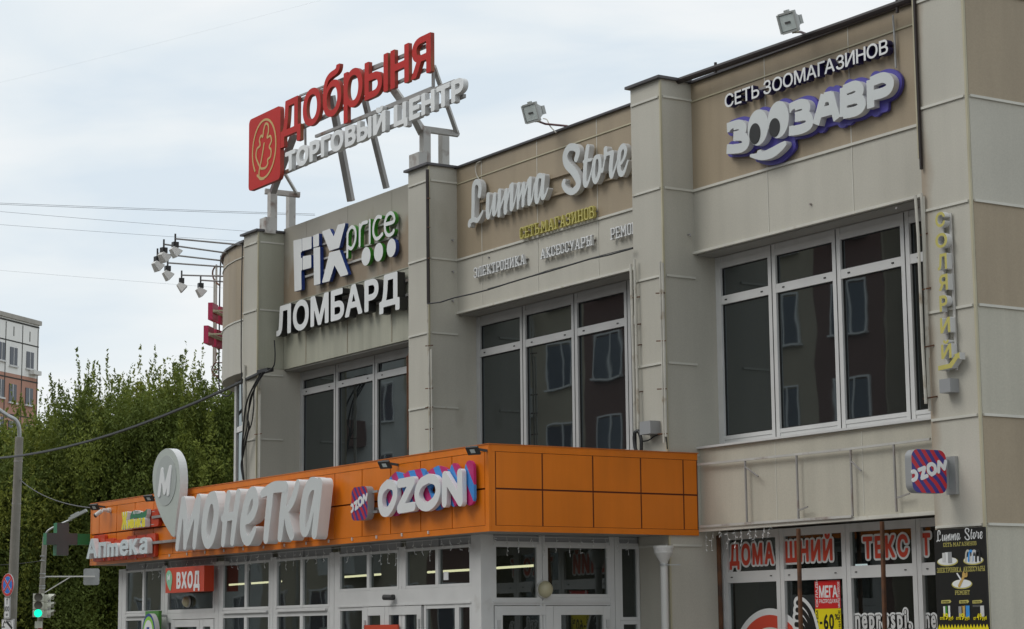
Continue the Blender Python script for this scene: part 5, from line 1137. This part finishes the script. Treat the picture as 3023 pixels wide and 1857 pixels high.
pipe_thing('conduit', 'rust stained pale conduits on the left edge of the right hand pillar', 'pipe', [vpipe(z9, ((214, -8), (232, 240), (258, 900), (280, 1285)), PY-.10, .017), vpipe(z9, ((252, -20), (268, 300), (290, 1000), (305, 1330)), PY-.04, .018), vpipe(z9, ((268, 0), (282, 500), (300, 1000)), PY-.03, .009)], CONDUIT,
           [(at(*z9(225+i*12, b_), y=PY-.10), at(*z9(290+i*21, b_-16), y=PY)) for i, b_ in enumerate((245, 582, 938, 1255))])
m = MB(); m.tube([at(2575+u, v, y=BY-.04) for u, v in ((61, 45), (66, 110), (70, 200))], .012, 6); tag(m.build('sign_conduit', GALV), 'thin grey conduit feeding the right end of the pet shop lettering', 'pipe')
# empty sign frame under the right window
g = thing('empty_sign_rack', 'empty rusting steel frame of a removed sign above the shop window', 'frame', (-19, BY, 3.5)); yf = BY-.06
m = MB(); m.bar(at(*zD(160, 240), y=yf), at(*zD(1300, 122), y=yf), .026); m.bar(at(*zD(1300, 122), y=yf), at(*zD(1955, 42), y=yf), .026); m.bar(at(*zD(175, 720), y=yf), at(*zD(1350, 640), y=yf), .028); m.build('beam', WSTEEL, g)
for a, b_ in (((523, 205), (538, 690)), ((920, 165), (937, 660)), ((1338, 110), (1356, 640)), ((1672, 80), (1695, 605))): m = MB(); m.bar(at(*zD(*a), y=yf), at(*zD(*b_), y=yf), .020); m.build('upright', STEEL, g)
for a, b_ in (((525, 258), (625, 332)), ((1345, 215), (1422, 288)), ((940, 592), (1008, 566)), ((1700, 497), (1795, 463))): m = MB(); m.bar(at(*zD(*a), y=yf), at(*zD(*b_), y=yf-.02), .016); m.build('brace', STEEL, g)
yr_ = BY-.10
for (a, b_), lab in ((((935, 735), (955, 1560)), 'left of the two in front of the glass'), (((1582, 680), (1606, 1560)), 'right of the two in front of the glass'), (((315, 790), (340, 1560)), 'at the left edge of the shop window')):
    m = MB(); m.tube([at(*zD(*a), y=yr_ if 'two' in lab else WY-.06), at(*zD(*b_), y=yr_ if 'two' in lab else WY-.06)], .026 if 'two' in lab else .03, 8); tag(m.build('rusty_pole', RUST), 'rusty brown upright pole, '+lab, 'pole', 'rusty poles at the shop window')
# downpipe beside the porch
zQ = Zm(1880, 1560, 5.092); yq = PY-.13
cb = at(*zQ(420, 900), y=yq); ct = at(*zQ(400, 262), y=yq); cm = at(*zQ(405, 490), y=yq)
g = thing('downpipe', 'white rainwater downpipe with a funnel head beside the porch', 'pipe', (cb.x, yq, .15))
m = MB(); m.lathe((ct.x, yq, ct.z), (0, 0, -1), [(0, .0), (.001, .128), (.03, .128), (.031, .122), (.06, .122), (.061, .118), (.085, .118), (.20, .052), (.21, .05)], 24); m.build('funnel', LAMPW, g)
m = MB(); m.tube([(ct.x, yq, cm.z+.03), (ct.x, yq, .18)], .047, 20); m.build('tube', LAMPW, g, smooth=False)
m = MB(); m.tube([(ct.x, yq, cm.z-.06), (ct.x, yq, cm.z-.035)], .055, 20); m.bar((ct.x+.05, yq, cm.z-.05), (ct.x+.17, PY, cm.z-.05), .012); m.build('clamp', GALV, g)
# icicle light strings
def lights(label, p, q, n, drop, out):
    p, q = Vector(p), Vector(q); g = thing('light_string', label, 'string lights', p); w_ = MB(); b_ = MB(); rnd = random.Random(len(label))
    for i in range(n):
        t = (i+.5)/n; a = p+(q-p)*t; L = rnd.uniform(.25, 1)*drop; pts = [a]; x = a.copy()
        for k in range(4): x = x+Vector((rnd.uniform(-.02, .02), rnd.uniform(-.01, .01), -L/4)); pts.append(x.copy()); dd = Vector((rnd.uniform(-1, 1), rnd.uniform(-.4, .4), rnd.uniform(-1, .2))).normalized(); b_.bar(x, x+dd*.035, .007)
        w_.tube(pts, .0022, 4, cap=False)
    w_.tube([p, q], .003, 4)
    w_.build('wire', LAMPW, g); b_.build('bulb', WHITE, g)
lights('icicle light string hanging along the front of the porch under the orange fascia', (-32.5, YW-.03, 2.93), (-22.1, YW-.03, 2.93), 46, .28, 0)
lights('icicle light string hanging along the side of the porch', (XW+.03, 13.7, 2.93), (XW+.03, 15.9, 2.93), 12, .28, 0)
lights('icicle light string at the top left of the shop window', (-21.3, BY-.02, 3.0), (-19.9, BY-.02, 3.03), 10, .24, 0)
m = MB()
for k in range(15): x = -32.+k*.66; m.box(x, x+.02, FYc-.02, FYc-.0045, FZ0+.03, FZ0+.07)
tag(m.build('light_hooks', LAMPW), 'row of tiny white hooks along the lower edge of the orange fascia', 'hooks')
# lit tubes seen through the glass
for i, (a, b_, lab) in enumerate(((z7(30, 1096), z7(335, 1074), 'third from the right'), (z7(715, 1057), z7(1060, 1037), 'second from the right'), (z7(1265, 1023), z7(1580, 1003), 'seen through the side window'), (z6(1025, 1158), z6(1440, 1130), 'furthest left'))):
    p, q_ = at(*a, y=15.1), at(*b_, y=15.1); m = MB(); m.tube([p, q_], .016, 8); tag(m.build('tube_light', TUBE), 'lit tube lamp inside the porch, '+lab, 'lamp', 'lit tubes inside the porch')
p, q_ = at(*zD(875, 1042), y=19.), at(*zD(1465, 1016), y=19.); m = MB(); m.tube([p, q_], .016, 8); tag(m.build('tube_light', mat('lit cold tube', (.9, .9, .9), .4, 0., emit=((.8, .92, 1.), 2.2))), 'lit white tube lamp inside the shop behind the red lettering', 'lamp')
p = at(*z7(825, 1055), y=YW-.003); q_ = at(*z7(862, 1118), y=YW-.003); m = MB(); m.box(p.x, q_.x, YW+.024, YW+.0295, q_.z, p.z); tag(m.build('paper_note', WHITE), 'small white paper note stuck in the porch window above the doors', 'note')
p = at(*z7(210, 1512), y=YW-.02); m = MB(); m.box(p.x-.0, p.x+.9, YW-.035, YW-.0135, p.z-.4, p.z+.05); tag(m.build('notice', REDOR), 'orange red notice on the porch door at the bottom edge', 'notice')

# ================================================================ STREET FURNITURE
def gpt(u, v, d): p = at(u, v, d=d); return p
D1 = 60.
top = gpt(57, 1290, D1); bot = gpt(33, 1857, D1); dirv = (top-bot); base = bot-dirv*(bot.z/dirv.z)
g = thing('street_lamp', 'tall grey concrete lamp post with a curved steel arm at the left edge', 'lamp post', base)
m = MB(); m.tube([base, base+(top-base)*.5, top], [.155, .135, .115], 14); m.build('post', CONC, g, smooth=False)
m = MB(); j = base+(top-base)*.985
for t in (.60, .745, .905): c = base+(top-base)*t; m.tube([c, c+Vector((0, 0, .05))], .14-.03*t*.5, 14)
m.build('band', STEEL, g)
m = MB(); m.tube(smooth_path([tuple(gpt(u, v, D1)) for u, v in ((56, 1315), (57, 1270), (48, 1242), (20, 1225), (-40, 1185), (-120, 1150))]), .055, 10); m.build('arm', GALV, g)
e_ = gpt(-125, 1148, D1); m = MB(); m.obox(e_, RT, UP, _f, .35, .07, .12); m.build('lamp_head', LAMPG, g)
# signs on the post
def facing(p, deg=0):
    n = Vector((-_f[0], -_f[1], 0)).normalized(); n.rotate(Matrix.Rotation(R(deg), 3, 'Z')); r_ = Vector((0, 0, 1)).cross(n).normalized(); return r_, Vector((0, 0, 1)), n
ur, uz, un = facing(None, -46)
def FP(o): return lambda a, b_, d: tuple(Vector(o)+ur*a+uz*b_-un*d)
DS = 59.2
c = gpt(*zT(165, 562), DS); r0 = (gpt(*zT(165, 315), DS)-gpt(*zT(165, 810), DS)).length/2
g = thing('road_sign', 'round red and blue no stopping sign with a red cross, on the concrete post', 'road sign', c)
PF = FP(c); m = MB(); m.prism(fill([ellipse(0, 0, r0, r0)]), PF, 0, .02); m.build('plate', [mat('sign white', (.7, .7, .7), .4), GALV], g)
m = MB(); m.prism(strokes([], polys=[ellipse(0, 0, r0*.97, r0*.97)], holes=[ellipse(0, 0, r0*.76, r0*.76)], res=.01), PF, -.004, -.0005)
m.build('red_ring', [mat('sign red', (.50, .03, .035), .4)]*2, g); SR = MATS['sign red']
m = MB(); m.prism(fill([ellipse(0, 0, r0*.735, r0*.735)]), PF, -.002, -.0004); m.build('blue_field', [mat('sign blue', (.02, .17, .60), .4)]*2, g)
m = MB(); k = r0*.60; m.prism(strokes([[(-k, -k), (k, k)], [(-k, k), (k, -k)]], r=r0*.085, butt=True, smooth=False, res=.008), PF, -.008, -.0045); m.build('red_cross', [SR]*2, g)
m = MB(); m.prism(strokes([[(-k*.97, -k*.97), (k*.97, k*.97)], [(-k*.97, k*.97), (k*.97, -k*.97)]], r=r0*.115, butt=True, smooth=False, res=.008), PF, -.0040, -.0021); m.build('white_edge', [MATS['sign white']]*2, g)
def plate(label, zm, cx, cy, top_, bot_, w_m, dd=DS):
    c = gpt(*zm(cx, cy), dd); h = (gpt(*zm(cx, top_), dd)-gpt(*zm(cx, bot_), dd)).length; g = thing('sign_plate', label, 'sign plate', c)
    PF = FP(c); m = MB(); m.prism(fill([rrect(-w_m/2, w_m/2, -h/2, h/2, .03)]), PF, 0, .02); m.build('plate', [MATS['sign white'], GALV], g)
    m = MB(); m.prism(strokes([], polys=[rrect(-w_m/2+.012, w_m/2-.012, -h/2+.012, h/2-.012, .025)], holes=[rrect(-w_m/2+.024, w_m/2-.024, -h/2+.024, h/2-.024, .02)], res=.006), PF, -.002, -.0004); m.build('border', [BLACKF]*2, g)
    return g, PF, h
g, PF, h = plate('white distance plate with an arrow and 100 M below the no stopping sign', zT, 150, 1050, 818, 1285, .31)
m = MB(); m.prism(strokes([[(0, h*.16), (0, h*.36)]], r=.012, smooth=False, polys=[[(-.045, h*.34), (.045, h*.34), (0, h*.44)]], res=.005), PF, -.004, -.0005); m.build('arrow', [BLACKF]*2, g)
for txt, xx, zz in (('100', (-.115, .115), (-h*.17, h*.07)), ('М', (-.045, .045), (-h*.38, -h*.27))):
    m = MB()
    for ch, gl_ in word(txt, xx[0], xx[1], zz[0], zz[1], off=0.01): m.prism(gl_, PF, -.004, -.0005)
    m.build('lettering', [BLACKF]*2, g)
g, PF, h = plate('white plate with a tow truck picture at the foot of the sign post', zT, 165, 1420, 1300, 1540, .66)
m = MB(); m.prism(strokes([[(-.05, .08), (.22, -.09)]], r=.035, smooth=False, res=.006, polys=[]), PF, -.004, -.0005); m.prism(strokes([[(.0, .06), (.07, .10), (.17, .07), (.20, -.02)]], r=.008, smooth=False, res=.005), PF, -.006, -.0045)
m.prism(strokes([[(-.30, -.06), (-.16, -.06)], [(-.22, -.06), (-.22, .03), (-.16, .10), (-.12, .05)]], r=.016, smooth=False, res=.006), PF, -.004, -.0005); m.build('pictogram', [BLACKF]*2, g)
# far street lamp, signal post, traffic lights, sign arm
D2 = 68.
p0 = gpt(128, 1640, D2); base = Vector((p0.x, p0.y, 0)); 
ty = gpt(133, 1585, D2)
g = thing('traffic_pole', 'slim grey pole carrying the traffic lights and a curved lamp arm', 'pole', gpt(113, 1899, D2))
pb = gpt(117, 1857, D2); dv = (ty-pb); b0 = pb-dv*(pb.z/dv.z)
m = MB(); m.tube([b0, pb+(ty-pb)*.5, ty], [.10, .088, .075], 12); m.build('post', CONC, g)
m = MB()
for v in (1643, 1656, 1695, 1707, 1731, 1738): c = gpt(126-(v-1690)*.03, v, D2); m.tube([c, c+Vector((0, 0, .03))], .098, 12)
m.build('band', GALV, g)
m = MB(); m.tube(smooth_path([tuple(gpt(*z2(a, b_), D2)) for a, b_ in ((395, 790), (394, 720), (412, 660), (450, 628), (500, 605), (575, 570), (630, 548))]), .035, 8); m.build('arm', GALV, g)
m = MB(); c1, c2 = gpt(*z2(610, 545), D2), gpt(*z2(762, 466), D2); m.bar(c1, c2, .14, .09); m.bar(c1+(c2-c1)*.1+Vector((0, 0, .06)), c1+(c2-c1)*.55+Vector((0, 0, .06)), .12, .06); m.build('lamp_head', LAMPG, g)
m = MB(); m.bar(gpt(*z2(398, 1050), D2), gpt(*z2(835, 1048), D2), .04); m.bar(gpt(*z2(395, 1190), D2), gpt(*z2(625, 1050), D2), .03); m.build('sign_arm', LAMPW, g)
c = gpt(*z2(804, 1052), D2+.15); w_ = (gpt(*z2(874, 1052), D2)-gpt(*z2(735, 1052), D2)).length; h = (gpt(*z2(800, 980), D2)-gpt(*z2(800, 1125), D2)).length
ur0 = Vector((RT[0], RT[1], 0)).normalized(); un0 = Vector((-_f[0], -_f[1], 0)).normalized()
g = thing('road_sign', 'plain grey back of a square road sign on an arm of the traffic light pole', 'road sign', c)
m = MB(); m.prism(fill([rrect(-w_/2, w_/2, -h/2, h/2, .06)]), lambda a, b_, d: tuple(c+ur0*a+Vector((0, 0, 1))*b_-un0*d), 0, .03); m.build('plate', [GALV, GALV], g)
def signal(label, u, v0, v1, deg, lit, d):
    c0, c1 = gpt(u, v0, d), gpt(u, v1, d); H = (c0-c1).length; c = (c0+c1)/2; g = thing('traffic_light', label, 'traffic light', c, 'traffic lights on the slim pole')
    n = un0.copy(); n.rotate(Matrix.Rotation(R(deg), 3, 'Z')); r_ = Vector((0, 0, 1)).cross(n)
    hs = mat('signal housing', (.55, .55, .47), .5) if 'signal housing' not in MATS else MATS['signal housing']
    for k in range(3):
        cc = c+Vector((0, 0, (1-k)*H/3)); m = MB(); m.obox(cc, r_, (0, 0, 1), n, .17, H/6-.008, .09); m.build('housing', hs, g)
        m = MB(); cl = cc+n*.091; m.prism(fill([ellipse(0, 0, .125, .125, 24)]), lambda a, b_, q: tuple(cl+r_*a+Vector((0, 0, 1))*b_-n*q), -.012, .0); m.build('lens', [GLOW if lit and k == 2 else mat('dark lens', (.15, .14, .12), .3) if 'dark lens' not in MATS else (GLOW if lit and k == 2 else MATS['dark lens'])]*2, g)
        m = MB(); ar = [R(a) for a in range(-20, 201, 20)]; v = []
        for a in ar:
            e_ = r_*(math.cos(a)*.14)+Vector((0, 0, 1))*(math.sin(a)*.14); v += [cl+e_, cl+e_*.96+n*(.20 if 30 < math.degrees(a) < 150 else .12)]
        m.add(v, [(2*i, 2*i+1, 2*i+3, 2*i+2) for i in range(len(ar)-1)]); m.build('visor', hs, g)
signal('traffic light facing the viewer with its green lamp lit', 113, 1752, 1822, 12, True, D2-.35)
signal('traffic light turned away to the right, seen from the side', 136, 1755, 1824, 82, False, D2-.1)
c = gpt(*zT(830, 1420), D2-.3); g = thing('pedestrian_signal', 'small grey signal box with a red part under the green traffic light', 'traffic light', c)
m = MB(); m.obox(c, ur0, (0, 0, 1), un0, .10, .11, .09); m.build('housing', MATS['signal housing'], g); m = MB(); m.obox(c+Vector((0, 0, -.14))+ur0*.05, ur0, (0, 0, 1), un0, .06, .035, .05); m.build('red_part', RED, g)
# overhead cables
def wire(label, a, b_, r, sag=0., n=14, grp=None):
    a, b_ = Vector(a), Vector(b_); m = MB(); m.tube([a+(b_-a)*(k/n)-Vector((0, 0, sag*4*(k/n)*(1-k/n))) for k in range(n+1)], r, 5); return tag(m.build('overhead_wire', CABLE), label, 'wire', grp)
e0 = at(*zG(240, 140), y=yb_); wire('thick black cable sweeping from the left pillar across the trees to the left edge', e0, gpt(-160, 1352, 60), .030, .50)
for i, (v0, v1, u1, D_, lab) in enumerate(((598, 632, 930, 70, 'uppermost wire of the sky, running behind the rooftop sign legs'), (602, 636, 930, 70, 'second wire, almost touching the uppermost one'), (620, 684, 745, 80, 'third thin wire from the top in the left sky'), (659, 714, 735, 90, 'fourth thin wire from the top in the left sky'), (793, 852, 680, 110, 'lowest thin wire of the left sky'), )):
    wire(lab, gpt(-200, v0-(v1-v0)*.2, D_), gpt(u1, v1, D_), .006 if i < 2 else .0055 if i < 4 else .004, .02)
wire('faint wire rising steeply through the upper left sky', gpt(-100, 268, 150), gpt(960, -3, 150), .0024, .1)
wire('thin dark wire from the concrete post down to the orange fascia', gpt(60, 1417, D1), at(275, 1500, y=FYc), .012, .15)
wire('thin wire between the concrete post and the traffic pole', gpt(0, 1668, D2), gpt(126, 1655, D2), .012, .02)

# ================================================================ APARTMENT BLOCK BEHIND THE TREES
AP = gpt(116, 957, 165.); ad = Vector((-.632, .775, 0)); ad.normalize(); an = Vector((ad.y, -ad.x, 0)); an = an if an.dot(Vector((0, 0, EYE))-AP) > 0 else -an
AW = mat('white panel block', (.90, .89, .86), .8, .04, .4, .06); AS = mat('salmon painted panels', (.50, .27, .20), .8, .06, .4, .1); AJ = mat('dark panel joint', (.05, .05, .045), .8); AWI = mat('block window glass', (.06, .07, .09), .15, .3, .6); ACR = mat('grey concrete coping', (.40, .38, .34), .8)
if an.x < 0: pass
def AF(s_, z, d=0.): return tuple(AP+ad*s_+Vector((0, 0, z-AP.z))-an*d)
zA1 = Zm(0, 850, 3.024)
def ap(a, b_): q_ = at(*zA1(a, b_), plane=((AP.x, AP.y, AP.z), (an.x, an.y, 0))); return (q_-AP).dot(ad), q_.z
g = thing('apartment_block', 'white and salmon panel apartment block rising behind the trees at the left edge', 'building', (AP.x, AP.y, 0))
zsal = ap(300, 805)[1]
def abox(s0, s1, z0, z1, d0, d1, name, mt, par=g):
    v = [AF(s_, z, d) for z in (z0, z1) for d in (d0, d1) for s_ in (s0, s1)]; m = MB(); m.add(v, [(0, 2, 3, 1), (4, 5, 7, 6), (0, 1, 5, 4), (2, 6, 7, 3), (0, 4, 6, 2), (1, 3, 7, 5)]); return m.build(name, mt, par)
zr = AP.z-.12
abox(-32, 0, zsal, zr, 0, 12, 'wall', AW); abox(-32, 0, 0, zsal-.002, .01, 12, 'lower_wall', AS); abox(-32, .15, zr+.002, AP.z+.22, -.15, 12.2, 'coping', ACR); abox(-32, 0, AP.z-.36, AP.z-.24, -.03, -.002, 'joint', AJ)
s1 = ap(345, 500)[0]
zst = at(130, 1002, d=168).z; abox(.01, 3.4, 0, zst-.4, 3, 12, 'rear_wing', AW); abox(.2, 3.7, zst-.39, zst, 2.7, 12, 'coping', ACR)
for a in (50, 200, 338): s_, _ = ap(a, 500); abox(s_-.05, s_+.05, 0, zr-.3, -.012, -.001, 'joint', AJ)
zj = ap(200, 495)[1]
for k in range(5): abox(-32, 0, zj-2.8*k-.05, zj-2.8*k+.05, -.010, -.0008, 'joint', AJ)
for a, b_, c_ in ((125, 345, 430), (268, 390, 480)): s_, z1 = ap(a, b_); _, z0 = ap(a, c_); abox(s_-.06, s_+.06, z0, z1, -.008, -.0005, 'vent_slot', AJ)
for a0, a1, b0, b1 in ((90, 150, 525, 690), (236, 296, 566, 718), (-12, 38, 478, 640)):
    for k in range(4):
        s0, z1 = ap(a0, b0); s1, z0 = ap(a1, b1); z1 = ap(a0, b0)[1]; z0 = ap(a0, b1-6)[1]
        w_ = abox(s0, s1, z0-2.8*k, z1-2.8*k, -.05, .1, 'window', AWI)
        abox((s0+s1)/2-.04, (s0+s1)/2+.03, z0-2.8*k, z1-2.8*k, -.06, -.051, 'frame', PVC, w_); abox(s0-.1, s1+.1, z0-2.8*k-.15, z0-2.8*k-.021, -.15, -.001, 'sill', PVC, w_)
s_, z1 = ap(255, 735); s2, z0 = ap(320, 785); abox(s_, s2, z0, z1, -.5, -.01, 'air_conditioner', LAMPW)
s_, z1 = ap(0, 218); s2, _ = ap(65, 218); m = abox(s_-2, s2, AP.z+.2, z1-.0, 2, 4, 'roof_hatch', AJ)

# ================================================================ HOUSES ACROSS THE STREET (what the windows mirror; the last one added for shade)
BG = mat('beige render', (.42, .37, .28), .8, .06); MR = mat('dull red render', (.17, .095, .08), .8, .06); WR = mat('white render', (.58, .58, .55), .8, .06); BLW = mat('blue grey window', (.05, .07, .10), .1, .3, .4); BRK = mat('brown brick', (.20, .13, .09), .85, .1)
def house(label, x0, x1, yf, floors, walls, seed):
    rnd = random.Random(seed); H = floors*2.9+1.6; g = thing('apartment_house', label, 'building', ((x0+x1)/2, yf, 0), 'houses mirrored in the windows')
    m = MB(); m.box(x0, x1, yf-11, yf, 0, H); m.build('wall', walls[0], g); m = MB(); m.box(x0-.1, x1+.1, yf-11.1, yf+.25, H, H+.5); m.build('parapet', WR, g)
    n = int((x1-x0)/3.1); st = (x1-x0)/n; w0 = None
    for c_ in range(n):
        xc = x0+st*(c_+.5); kind = (c_+seed) % 4
        if kind == 1: m = MB(); m.box(xc-st*.48, xc+st*.48, yf+.002, yf+.03, .5, H-.3); m.build('wall_strip', walls[1], g)
        for fl in range(floors):
            z = 1.9+fl*2.9; yy = yf
            if kind == 3:                                      # glazed balcony
                m = MB(); m.box(xc-st*.46, xc+st*.46, yf+.002, yf+1.1, z-.95, z+.1); b_ = m.build('balcony', walls[2] if fl % 2 else WR, g); yy = yf+.9
            elif kind == 1: yy = yf+.032
            else: yy = yf+.002
            if w0 is None:
                m = MB(); m.box(xc-.72, xc+.72, yy, yy+.03, z, z+1.45); w0 = m.build('window', BLW, g); fm = MB()
                for a in (-.78, .06, .72): fm.box(xc+a, xc+a+.07, yy, yy+.06, z-.04, z+1.5)
                fm.box(xc-.85, xc+.85, yy, yy+.16, z-.10, z-.041); fm.box(xc-.78, xc+.79, yy, yy+.058, z+1.501, z+1.56); f0 = fm.build('frame', WHITE, w0); wl = w0.location.copy(); xw, yw, zw = xc, yy, z
            else:
                o = w0.copy(); col.objects.link(o); o.parent = g; o.location = wl+Vector((xc-xw, yy-yw, z-zw)); f = f0.copy(); col.objects.link(f); f.parent = o
house('white and beige house with balconies, mirrored in the left window', -101, -72, -9.2, 5, (WR, BG, MR), 1)
house('beige and dull red house with balconies, mirrored in the middle window', -71, -46, -8.8, 5, (BG, MR, WR), 2)
house('brown brick house with pale balconies, mirrored in the right window', -45, -14, -9.4, 5, (BRK, WR, BG), 4)
house('pale house behind the viewer, mirrored in the side panes of the porch', -13, 24, -12, 4, (WR, BG, BRK), 3)  # lower house added out of view, cuts sky light on the lower facade

# ================================================================ TREES
def tree(label, base, H, rad, n_sh, leafm, seed, dens=330., low=.12, group='willows behind the traffic poles', cast=True):
    rg = np.random.default_rng(seed); base = Vector(base); g = thing('willow_tree', label, 'tree', base, group)
    m = MB(); m.tube([base, base+Vector((.1, .05, H*.3)), base+Vector((.0, .1, H*.62))], [.24, .18, .08], 8)
    for k in range(9):
        a = rg.uniform(0, 6.28); h = rg.uniform(.18, .5)*H; r_ = rad*rg.uniform(.5, .9); p = base+Vector((.05, .05, h)); m.tube([p, p+Vector((math.cos(a)*r_*.5, math.sin(a)*r_*.5, H*.10)), p+Vector((math.cos(a)*r_*.8, math.sin(a)*r_*.8, H*.28))], [.09, .06, .02], 6)
    m.build('trunk', BARK, g)
    # upright sprays: feathery columns of small leaves, wide at the foot and thin at the tip
    f0 = rg.random(n_sh); ang = rg.uniform(0, 6.283, n_sh); rr = rad*np.sqrt(rg.random(n_sh))
    zt_ = H*(1.0-.20*(rr/rad)**2)*rg.uniform(.94, 1.0, n_sh)
    depth_ = rg.random(n_sh)**1.15; LEN = rg.uniform(1.6, 3.0, n_sh); z0_ = (zt_-LEN)*(1-depth_)+H*low*depth_
    whip = rg.random(n_sh) < .08; z0_[whip] = zt_[whip]-rg.uniform(.3, 1.2, whip.sum()); LEN[whip] = rg.uniform(1.2, 2.0, whip.sum())
    P0 = np.stack([np.cos(ang)*rr, np.sin(ang)*rr, z0_], 1); wid = np.where(whip, .11, rg.uniform(.30, .62, n_sh))
    dirs = np.stack([P0[:, 0]*.05+rg.normal(0, .11, n_sh), P0[:, 1]*.05+rg.normal(0, .11, n_sh), np.ones(n_sh)], 1); dirs /= np.linalg.norm(dirs, axis=1)[:, None]
    nl = (LEN*wid*dens*rg.uniform(.7, 1.3, n_sh)).astype(int); idx = np.repeat(np.arange(n_sh), nl); N_ = len(idx); t = rg.random(N_)**1.25
    pos = P0[idx]+dirs[idx]*(t*LEN[idx])[:, None]; sp = wid[idx]*(.50*(1-t)+.10); pos += rg.normal(0, 1, (N_, 3))*sp[:, None]*np.array([1, 1, .5])
    nf = int(N_*.45); lob = rg.integers(0, 30, nf); lc = np.stack([rg.normal(0, rad*.48, 30), rg.normal(0, rad*.48, 30), H*rg.uniform(low, .84, 30)], 1)
    fp = lc[lob]+rg.normal(0, 1, (nf, 3))*np.array([.52, .52, .75]); fp[:, 2] = np.clip(fp[:, 2], .4, H*.97); pos = np.concatenate([pos, fp]); idx = np.concatenate([idx, rg.integers(0, n_sh, nf)]); idx[N_:] = lob*(n_sh//30); N_ += nf
    a = rg.uniform(0, 6.283, N_); up = rg.uniform(.1, 1.8, N_); ax = np.stack([np.cos(a), np.sin(a), up], 1); ax /= np.linalg.norm(ax, axis=1)[:, None]
    b_ = rg.normal(0, 1, (N_, 3)); b_ -= (b_*ax).sum(1)[:, None]*ax; b_ /= np.linalg.norm(b_, axis=1)[:, None]
    L = rg.uniform(.09, .17, N_)[:, None]; W_ = L*.24
    q = np.stack([pos-ax*L*.5, pos+b_*W_, pos+ax*L*.7, pos-b_*W_], 1).reshape(-1, 3)
    me = bpy.data.meshes.new('crown'); me.vertices.add(N_*4); me.vertices.foreach_set('co', q.astype(np.float32).ravel()); me.loops.add(N_*4); me.loops.foreach_set('vertex_index', np.arange(N_*4, dtype=np.int32)); me.polygons.add(N_); me.polygons.foreach_set('loop_start', np.arange(0, N_*4, 4, dtype=np.int32))
    for lm in leafm: me.materials.append(lm)
    mi = (rg.random(n_sh) < .45).astype(np.int32)
    me.polygons.foreach_set('material_index', mi[idx]); me.update(calc_edges=True); me.validate()
    o = bpy.data.objects.new('crown', me); col.objects.link(o); o.parent = g
    return g
def tb(u, d): p = gpt(u, 1700, d); return (p.x, p.y, 0)
TR = [(-60, 82, 10.2, 2.6, 'at the left edge behind the concrete post'), (95, 86, 11.5, 2.6, 'behind the traffic lights, hiding the foot of the apartment block'), (245, 84, 12.3, 2.6, 'second from the left behind the pharmacy cross'), (395, 87, 13.1, 2.7, 'behind the tall grey map pin'), (540, 84, 13.2, 2.6, 'with the tallest tips, left of the curved wall'), (680, 88, 13.2, 2.6, 'partly hidden by the curved wall'),
      (20, 93, 10.3, 2.8, 'in the back row left of the traffic pole'), (170, 95, 12.5, 2.8, 'in the back row right of the apartment block'), (320, 94, 13.3, 2.8, 'in the back row over the orange fascia'), (465, 96, 14.0, 2.8, 'in the back row between the map pin and the curved wall'), (610, 95, 14.0, 2.8, 'in the back row beside the lamp arms')]
for i, (u, d, H, rad, lab) in enumerate(TR):
    tree('green willow, '+lab, tb(u, d), H, rad, 300 if d < 90 else 190, [LEAF[0] if i % 2 else LEAF[1], LEAF[2] if i % 3 == 0 else LEAF[1 if i % 2 else 0]], 100+i)
# dim undergrowth behind the trees
p = gpt(250, 1800, 104)
m = MB(); rg = np.random.default_rng(5)
for i in range(9000):
    u = rg.uniform(-260, 760); d = rg.uniform(97, 104); c = gpt(u, 1700, d); c.z = abs(rg.normal(0, 2.4)); a = rg.uniform(0, 6.28); s_ = rg.uniform(.15, .4); e1 = Vector((math.cos(a), math.sin(a), rg.uniform(-.5, .5)))*s_; e2 = Vector((rg.uniform(-1, 1), rg.uniform(-1, 1), 1)).normalized()*s_*.6
    m.add([c-e1, c-e2, c+e1, c+e2], [(0, 1, 2, 3)])
o = m.build('undergrowth', LEAF[1], recalc=False); o['kind'] = 'stuff'; o['label'] = 'dark bushes behind the willows'
